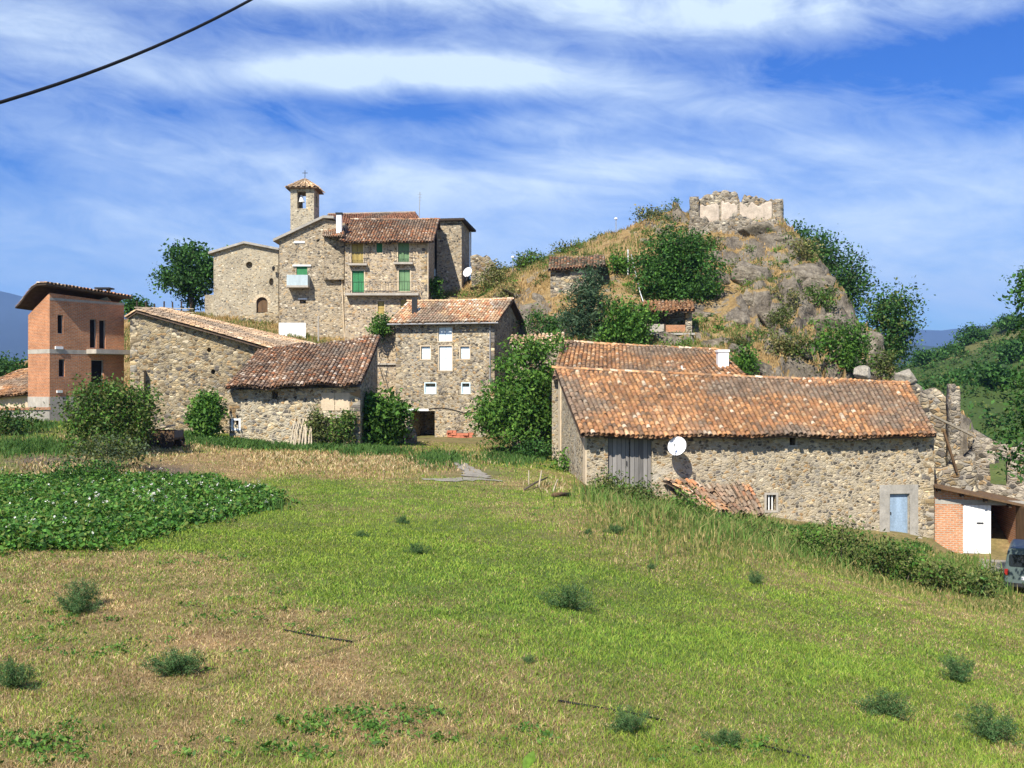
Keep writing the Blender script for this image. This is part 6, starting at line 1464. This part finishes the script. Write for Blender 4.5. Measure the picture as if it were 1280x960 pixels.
WD = [(507, 655, 16, 'small feathery weed in the middle of the green meadow, farther of a pair'), (524, 693, 20, 'small feathery weed in the middle of the green meadow, nearer of a pair'), (97, 768, 44, 'bushy feathery weed below the potato crop'), (217, 845, 48, 'dark feathery weed on the dry lower meadow'),
      (18, 862, 40, 'feathery weed at the lower meadow edge beside bare dry ground'), (712, 762, 40, 'feathery weed in the mown grass below the long barn, largest there'), (765, 668, 16, 'small feathery weed close to the dry bank strip'), (944, 730, 16, 'tiny feathery weed in the mown grass below the bank'),
      (1098, 894, 42, 'tall narrow feathery weed on the lower slope'), (1197, 852, 36, 'wide feathery weed higher on the lower slope'), (1240, 926, 52, 'largest dark feathery weed on the lower slope'), (787, 918, 40, 'pale thin feathery weed beside the black hose'),
      (905, 930, 34, 'sprawling light weed between the hose pieces'), (735, 668, 10, 'faint little weed beside the dry bank strip'), (455, 672, 12, 'low weed tuft among the lush grass'), (815, 712, 10, 'tiny weed in the mown slope'), (660, 830, 12, 'little weed tuft in the lower mown grass')]
base_w = []
for s in range(6):
    V, Fc, c = weed_mesh(300 + s); base_w.append((V, Fc, c))
for i, (x, y, h, lab) in enumerate(WD):
    p = hit(x, y, 7, 60); s_ = h * p.y / F * 1.15
    V, Fc, c = base_w[i % 6]
    if i < 6: o = np_mesh('feathery_weed', V, Fc, M['grass'], None, c); base_w[i] = (V, Fc, c); 
    else: o = [q for q in COL.objects if q.name.startswith('feathery_weed')][i % 6].copy(); COL.objects.link(o)
    o.location = p - Vector((0, 0, .02)); o.scale = (s_ * rnd.uniform(.85, 1.25), s_, s_ * rnd.uniform(.75, 1.1)); o.rotation_euler = (0, 0, i * 1.7); tag(o, lab, 'weed', 'feathery weeds in the meadow')
# broad leaved low weeds
rng = np.random.default_rng(31); lw = []
for (a, b, sa, sb, m_) in ((420, 910, 60, 12, 26), (60, 935, 60, 16, 22), (330, 945, 90, 10, 14), (60, 780, 60, 18, 14), (150, 815, 90, 20, 14), (520, 905, 60, 14, 12), (250, 700, 40, 6, 8), (280, 770, 120, 20, 14), (620, 925, 60, 14, 8), (870, 930, 80, 16, 10), (700, 640, 60, 8, 6), (610, 610, 40, 5, 6)):
    for k in range(m_):
        p = hit(a + rng.normal(0, .9) * sa, min(958, b + rng.normal(0, .9) * sb), 7, 60); lw.append(p[:])
lw = np.array(lw); per = 26; C = np.repeat(lw, per, 0) + rng.normal(0, 1, (len(lw) * per, 3)) * np.array([.10, .10, .015]) * np.repeat(rng.uniform(.5, 1.4, len(lw)), per)[:, None] + np.array([0, 0, .05])
V, Fc, c = leaves(rng, C, .055, [(.085, .19, .03), (.055, .13, .025), (.12, .22, .04)], .5, 1.0)
tag(np_mesh('low_weeds', V, Fc, M['leaf'], None, c), 'broad leaved low weeds scattered through the dry meadow', 'weeds', kind='stuff')
# the pale leaved plant right in front of the camera
p = Vector((wx(655, 4.2), 4.2, 0)); p.z = float(gz(p.x, p.y))
rt = root('mullein_plant', p, 'bright lime green broad leaved plant at the bottom edge of the meadow', 'plant')
tz_ = wz(957, 4.2)
lm_ = attr_mat('lime_leaf', .35, .5, 45.0, .35, .3)
for k in range(9):
    a = k * 2.4 + .5; L = rnd.uniform(.08, .13); d = Vector((math.cos(a), math.sin(a), 0)); s = Vector((-d.y, d.x, 0)); b0 = p + Vector((0, 0, (tz_ - p.z) * (.62 + .34 * k / 8)))
    V = []; w_ = [.006, .022, .03, .02, .002]
    for i in range(5):
        t = i / 4; q = b0 + d * L * t * .7 + Vector((0, 0, L * (.95 * t - .25 * t * t)))
        V += [(q - s * w_[i] + Vector((0, 0, .012)))[:], q[:], (q + s * w_[i] + Vector((0, 0, .012)))[:]]
    fs = [(i * 3 + j, i * 3 + j + 1, i * 3 + j + 4, i * 3 + j + 3) for i in range(4) for j in range(2)]
    np_mesh('leaf', V, fs, lm_, rt, np.tile(np.array([(.17, .30, .035)]) * rnd.uniform(.8, 1.15), (15, 1)), True)
MB().tube([p - Vector((0, 0, .05)), p + Vector((0, 0, tz_ - p.z - .05))], [.012, .006], 6).build('stem', M['green_shutter'], rt)

# ------------------------------------------------------------------ small things
# gravel path
pth = [hit(552, 566, 30, 75), hit(566, 574, 30, 75), hit(578, 582, 30, 75), hit(592, 590, 30, 75), hit(596, 597, 30, 75), hit(570, 601, 30, 75)]
def sheet(name, pts, wds, mat, dz, label):
    V = []; fs = []
    for i in range(len(pts)):
        d = (pts[min(i + 1, len(pts) - 1)] - pts[max(i - 1, 0)]); d.z = 0; d.normalize(); s = Vector((-d.y, d.x, 0))
        for k in range(9):
            q = pts[i] + s * wds[i] * (k - 4) / 4 * (1 + .25 * math.sin(i * 2.3 + (k > 4) * 1.7)); q.z = float(gz(q.x, q.y)) + dz; V.append(q[:])
    for i in range(len(pts) - 1):
        for k in range(8): a = i * 9 + k; fs.append((a, a + 1, a + 10, a + 9))
    o = np_mesh(name, V, fs, mat); tag(o, label, 'path', kind='structure')
def dense(pts, m=6):
    out = []
    for a, b in zip(pts[:-1], pts[1:]): out += [a.lerp(b, k / m) for k in range(m)]
    return out + [pts[-1]]
dp_ = dense(pth[:5]); sheet('path', dp_, [.22 + .45 * (i / len(dp_)) ** 2 for i in range(len(dp_))], M['gravel'], .03, 'grey gravel track leading to the dark doorway')
dp_ = dense([hit(528, 600, 30, 60), hit(560, 601, 30, 60), hit(596, 599, 30, 60), hit(628, 602, 30, 60)]); sheet('path', dp_, [.22 + .2 * math.sin(math.pi * i / (len(dp_) - 1)) + .06 * math.sin(i * 2.1) for i in range(len(dp_))], M['gravel'], .034, 'pale bare gravel patch across the meadow')
dp_ = dense([hit(1235, 700, 30, 60), hit(1262, 712, 30, 60), hit(1300, 730, 30, 60), hit(1340, 745, 30, 60)]); sheet('path', dp_, [1.2] * len(dp_), M['gravel'], .03, 'gravel yard in front of the brick garage')
# black hose in the grass
def hose(pts, label):
    q = [hit(*p, 6, 40) + Vector((0, 0, .02)) for p in pts]; tag(MB().tube(q, .013, 8).build('hose', M['cable'], None, True), label, 'hose', 'black hoses in the meadow')
hose([(355, 790), (380, 794), (405, 799), (440, 804)], 'short black hose lying on the dry lower meadow')
hose([(698, 879), (740, 886), (785, 893), (830, 903)], 'longer black hose lying in the lower mown grass')
hose([(950, 934), (985, 942), (1015, 950)], 'short black hose nearest the bottom of the slope')
# overhead cable
pts = []
for i in range(41):
    t = -0.8 + i * .09; x = wx(0, 9) + (wx(313, 11.5) - wx(0, 9)) * t; y = 9 + 2.5 * t; z = wz(128, 9) + (wz(0, 11.5) - wz(128, 9)) * t - .32 * t * (1 - t)
    pts.append((x, y, z))
tag(MB().tube(pts, .016, 8).build('overhead_cable', M['cable'], None, True), 'black overhead cable crossing the upper corner of the sky', 'cable')
# sticks and posts by the barn
FP = [((661, 606), (661, 588), .06, 'thin grey fence stake standing in the dry grass'), ((673, 609), (677, 588), .07, 'pale leaning fence stake beside the thin one'), ((690, 615), (697, 599), .06, 'short slanted fence stake closest to the barn corner')]
for a, b, w0, lab in FP:
    p = hit(*a, 30, 60); q = P(b[0], b[1], p.y); tag(MB().tube([p - Vector((0, 0, .1)), q], [w0 * .5, w0 * .4], 7).build('fence_stake', M['pole_wood']), lab, 'stake', 'fence stakes by the barn corner')
p, q = hit(692, 622, 30, 60), hit(712, 621, 30, 60); tag(MB().tube([p + Vector((0, 0, .09)), p.lerp(q, .5) + Vector((0, 0, .11)), q + Vector((0, 0, .09))], [.09, .08, .07], 8).build('log', M['brown_wood'], None, True), 'dark log lying in the grass by the barn corner', 'log')
p, q = hit(655, 614, 30, 60), hit(684, 606, 30, 60); tag(MB().tube([p + Vector((0, 0, .06)), p.lerp(q, .5) + Vector((0, 0, .22)), q + Vector((0, 0, .3))], [.04, .035, .03], 7).build('branch', M['bark'], None, True), 'bent grey branch lying among the fence stakes', 'branch')
# pole lamp and masts on the skyline
for px, y0, y1, D, lab in ((770, 274, 300, 93, 'thin lamp post on the skyline of the knoll'), (641, 322, 345, 92, 'thin mast on the skyline beside the bushy shrub')):
    z = ontop(wx(px, D), D); rt = root('lamp_post', (wx(px, D), D, z), lab, 'post'); MB().tube([(wx(px, D), D, z - .3), (wx(px, D), D, wz(y0, D))], .04, 6).build('mast', M['metal'], rt); MB().lathe([(0, .12), (.14, .08), (.16, -.05), (0, -.1)], (wx(px, D), D, wz(y0, D) + .05), 8).build('lantern', M['white_metal'], rt)
p = hit(785, 345, 60); tag(MB().tube([p, Vector((p.x, p.y, wz(312, p.y)))], [.06, .05], 7).build('post', M['white']), 'slim white post on the slope left of the large knoll tree', 'post')
a, b, c = P(789, 318, 84), P(800, 365, 77), P(818, 418, 69.4); tag(MB().tube([a, b, c], .03, 6).build('line_cable', M['white_metal'], None, True), 'thin pale cable running down the slope to the porch hut', 'cable')
# railing and posts above the pale roof
rt = root('roof_fence', (wx(215, 76), 76, 5), 'rickety stick fence behind the pale roof', 'fence')
for k in range(7): x = 172 + k * 11; MB().bar(P(x, 392, 76), P(x + rnd.uniform(-1, 1), 378 + rnd.uniform(-2, 2), 76), .09).build('post', M['dark_wood'], rt)
MB().bar(P(168, 384, 75.93), P(242, 386, 75.93), .05).build('rail', M['pole_wood'], rt); MB().bar(P(168, 389, 75.93), P(242, 391, 75.93), .05).build('rail', M['pole_wood'], rt)
# far farmhouse
D_ = 221; x = wx(1192, D_); z = float(slz(x, D_)); rt = root('far_farmhouse', (x, D_, z), 'tiny white farmhouse at the foot of the far ridge', 'farmhouse')
zt_ = wz(441, D_); MB().box(x - .9, x + .9, D_, D_ + 3, z - 2, zt_).build('wall', M['white'], rt)
MB().prism([(x - 1.1, D_ - .2, zt_), (x + 1.1, D_ - .2, zt_), (x, D_ - .2, zt_ + .6)], (0, 3.4, 0)).build('roof', M['brick'], rt)

# farm cart left
D_ = 51; c0 = hit(198, 560, 30, 70); D_ = c0.y; s = D_ / F
rt = root('farm_cart', c0, 'old wooden farm cart with a tilted plank board', 'cart')
gx = lambda x: wx(x, D_); zb_ = c0.z
mb = MB(); a, b = Vector((gx(176), D_ - .5, wz(541, D_))), Vector((gx(212), D_ - .5, wz(533, D_)))
mb.box8([a, b, b + Vector((0, 1.5, 0)), a + Vector((0, 1.5, 0))] + [q + Vector((0, 0, .07)) for q in (a, b, b + Vector((0, 1.5, 0)), a + Vector((0, 1.5, 0)))]); mb.build('plank_board', M['pole_wood'], rt)
MB().box(gx(184), gx(222), D_ - .5, D_ + .9, zb_ + .42, zb_ + .52).build('bed', M['brown_wood'], rt)
for y_ in (D_ - .52, D_ + .88): MB().box(gx(184), gx(222), y_, y_ + .05, zb_ + .52, zb_ + .86).build('side_board', M['brown_wood'], rt)
MB().box(gx(222) - .05, gx(222), D_ - .46, D_ + .87, zb_ + .52, zb_ + .86).build('end_board', M['planks'], rt)
for xx in (gx(178), gx(209)): MB().bar((xx, D_ - .3, zb_), (xx, D_ - .3, wz(539, D_)), .09).build('leg', M['dark_wood'], rt)
for xx in (gx(192), gx(214)):
    for y_ in (D_ - .62, D_ + .98): MB().lathe([(.0, -.04), (.08, -.07), (.1, -.04), (.30, -.035), (.36, -.04), (.36, .04), (.30, .035), (.1, .04), (.08, .07), (0, .04)], (xx, y_, zb_ + .34), 18, 'Y').build('wheel', M['dark_wood'], rt)
MB().bar((gx(222), D_ + .2, zb_ + .46), (gx(232), D_ - .2, zb_ + .12), .08).build('drawbar', M['brown_wood'], rt)

# ------------------------------------------------------------------ van
D_ = 36.0; van = root('parked_van', (0, 0, 0), 'grey green van parked by the brick garage, rear windows towards the meadow', 'van')
Wv, Lv = 1.66, 3.9
def sect(y):  # half widths and heights of the body section along its length (y=0 rear)
    return [(-.76, .30), (-.83, .42), (-.83, .92), (-.80, 1.02), (-.70, 1.62), (-.60, 1.74), (.60, 1.74), (.70, 1.62), (.80, 1.02), (.83, .92), (.83, .42), (.76, .30)]
secs = [(0.0, .96, 1.0, 1.0), (.06, 1, 1, 1), (1.6, 1, 1.01, 1), (2.35, 1, 1, 1), (2.75, .99, .62, 1), (3.75, .97, .60, 1), (3.9, .9, .56, 1)]
vs = []; fs = []; ns = 12
for (y, kx, kz, _) in secs:
    for (x, z) in sect(y):
        zz = z if z < 1.0 else 1.0 + (z - 1.0) * (1 if kz >= .95 else 0) - (0 if kz >= .95 else (1.0 - .98) )
        vs.append((x * kx * (1 if z < 1.5 or kz >= .95 else 1.25), y, zz))
for i in range(len(secs) - 1):
    for k in range(ns): fs.append((i * ns + k, i * ns + (k + 1) % ns, (i + 1) * ns + (k + 1) % ns, (i + 1) * ns + k))
fs += [tuple(range(ns)), tuple(range(len(vs) - 1, len(vs) - ns - 1, -1))]
body = MB().add(vs, fs).build('body', M['van_paint'], van)
bv = body.modifiers.new('soft', 'BEVEL'); bv.width = .035; bv.segments = 2; bv.limit_method = 'ANGLE'
def rwin(x0, x1, z0, z1, y, name, mat, n=5, rr=.07, th=.012):
    pts = []
    for (cx, cz, a0) in ((x1 - rr, z1 - rr, 0), (x0 + rr, z1 - rr, 90), (x0 + rr, z0 + rr, 180), (x1 - rr, z0 + rr, 270)):
        for k in range(n): a = R(a0 + 90 * k / (n - 1)); pts.append((cx + rr * math.cos(a), y, cz + rr * math.sin(a)))
    return MB().prism(pts, (0, -th, 0)).build(name, mat, van)
for x0, x1 in ((-.66, -.07), (.07, .66)): rwin(x0, x1, 1.06, 1.50, -.001, 'window', M['glass'])
rwin(-.16, .16, 1.60, 1.66, -.001, 'roof_vent', M['dark_metal'], rr=.02)
mb = MB(); mb.box(-.008, .008, -.012, .0, .42, 1.58); mb.build('door_seam', M['dark_metal'], van)
for sx_ in (-1, 1):
    rwin(sx_ * .74 - .06, sx_ * .74 + .06, .74, .96, -.001, 'tail_lamp', M['red_plastic'], rr=.02, th=.03)
    for y_ in (.75, 3.1):
        w_ = MB().lathe([(0, -.09), (.30, -.09), (.33, -.06), (.33, .06), (.30, .09), (0, .09)], (sx_ * .74, y_, .32), 20, 'X').build('wheel', M['cable'], van)
        MB().lathe([(0, .0), (.17, 0), (.19, -.02)], (sx_ * .84, y_, .32), 16, 'X').build('rim', M['metal'], w_)
MB().bar((-.80, -.06, .42), (.80, -.06, .42), .10, .12).build('bumper', M['dark_metal'], van)
MB().box(-.25, .25, -.018, -.002, .60, .72).build('number_plate', M['white'], van)
MB().bar((.12, -.03, .95), (.12, -.03, 1.02), .03).build('handle', M['dark_metal'], van)
xv = wx(1256, D_) + .88; pz = float(gz(xv, D_ + 1)); van.location = (xv, D_, wz(686, D_) - 1.74); van.rotation_euler = (0, 0, R(-29))
# ------------------------------------------------------------------ the air
mb = MB().box(-9600, 9600, -700, 9700, -90, 900)
hm = bpy.data.materials.new('thin_air'); hm.use_nodes = True; nt = hm.node_tree; nt.nodes.remove(nt.nodes['Principled BSDF'])
pv = nt.nodes.new('ShaderNodeVolumePrincipled'); pv.inputs['Color'].default_value = (0.28, 0.50, 1.0, 1); pv.inputs['Density'].default_value = 0.00011; pv.inputs['Anisotropy'].default_value = 0.0
nt.links.new(pv.outputs[0], nt.nodes['Material Output'].inputs['Volume'])
hz_ = mb.build('haze', hm); tag(hz_, 'blue haze over the far mountains', 'haze', kind='stuff')
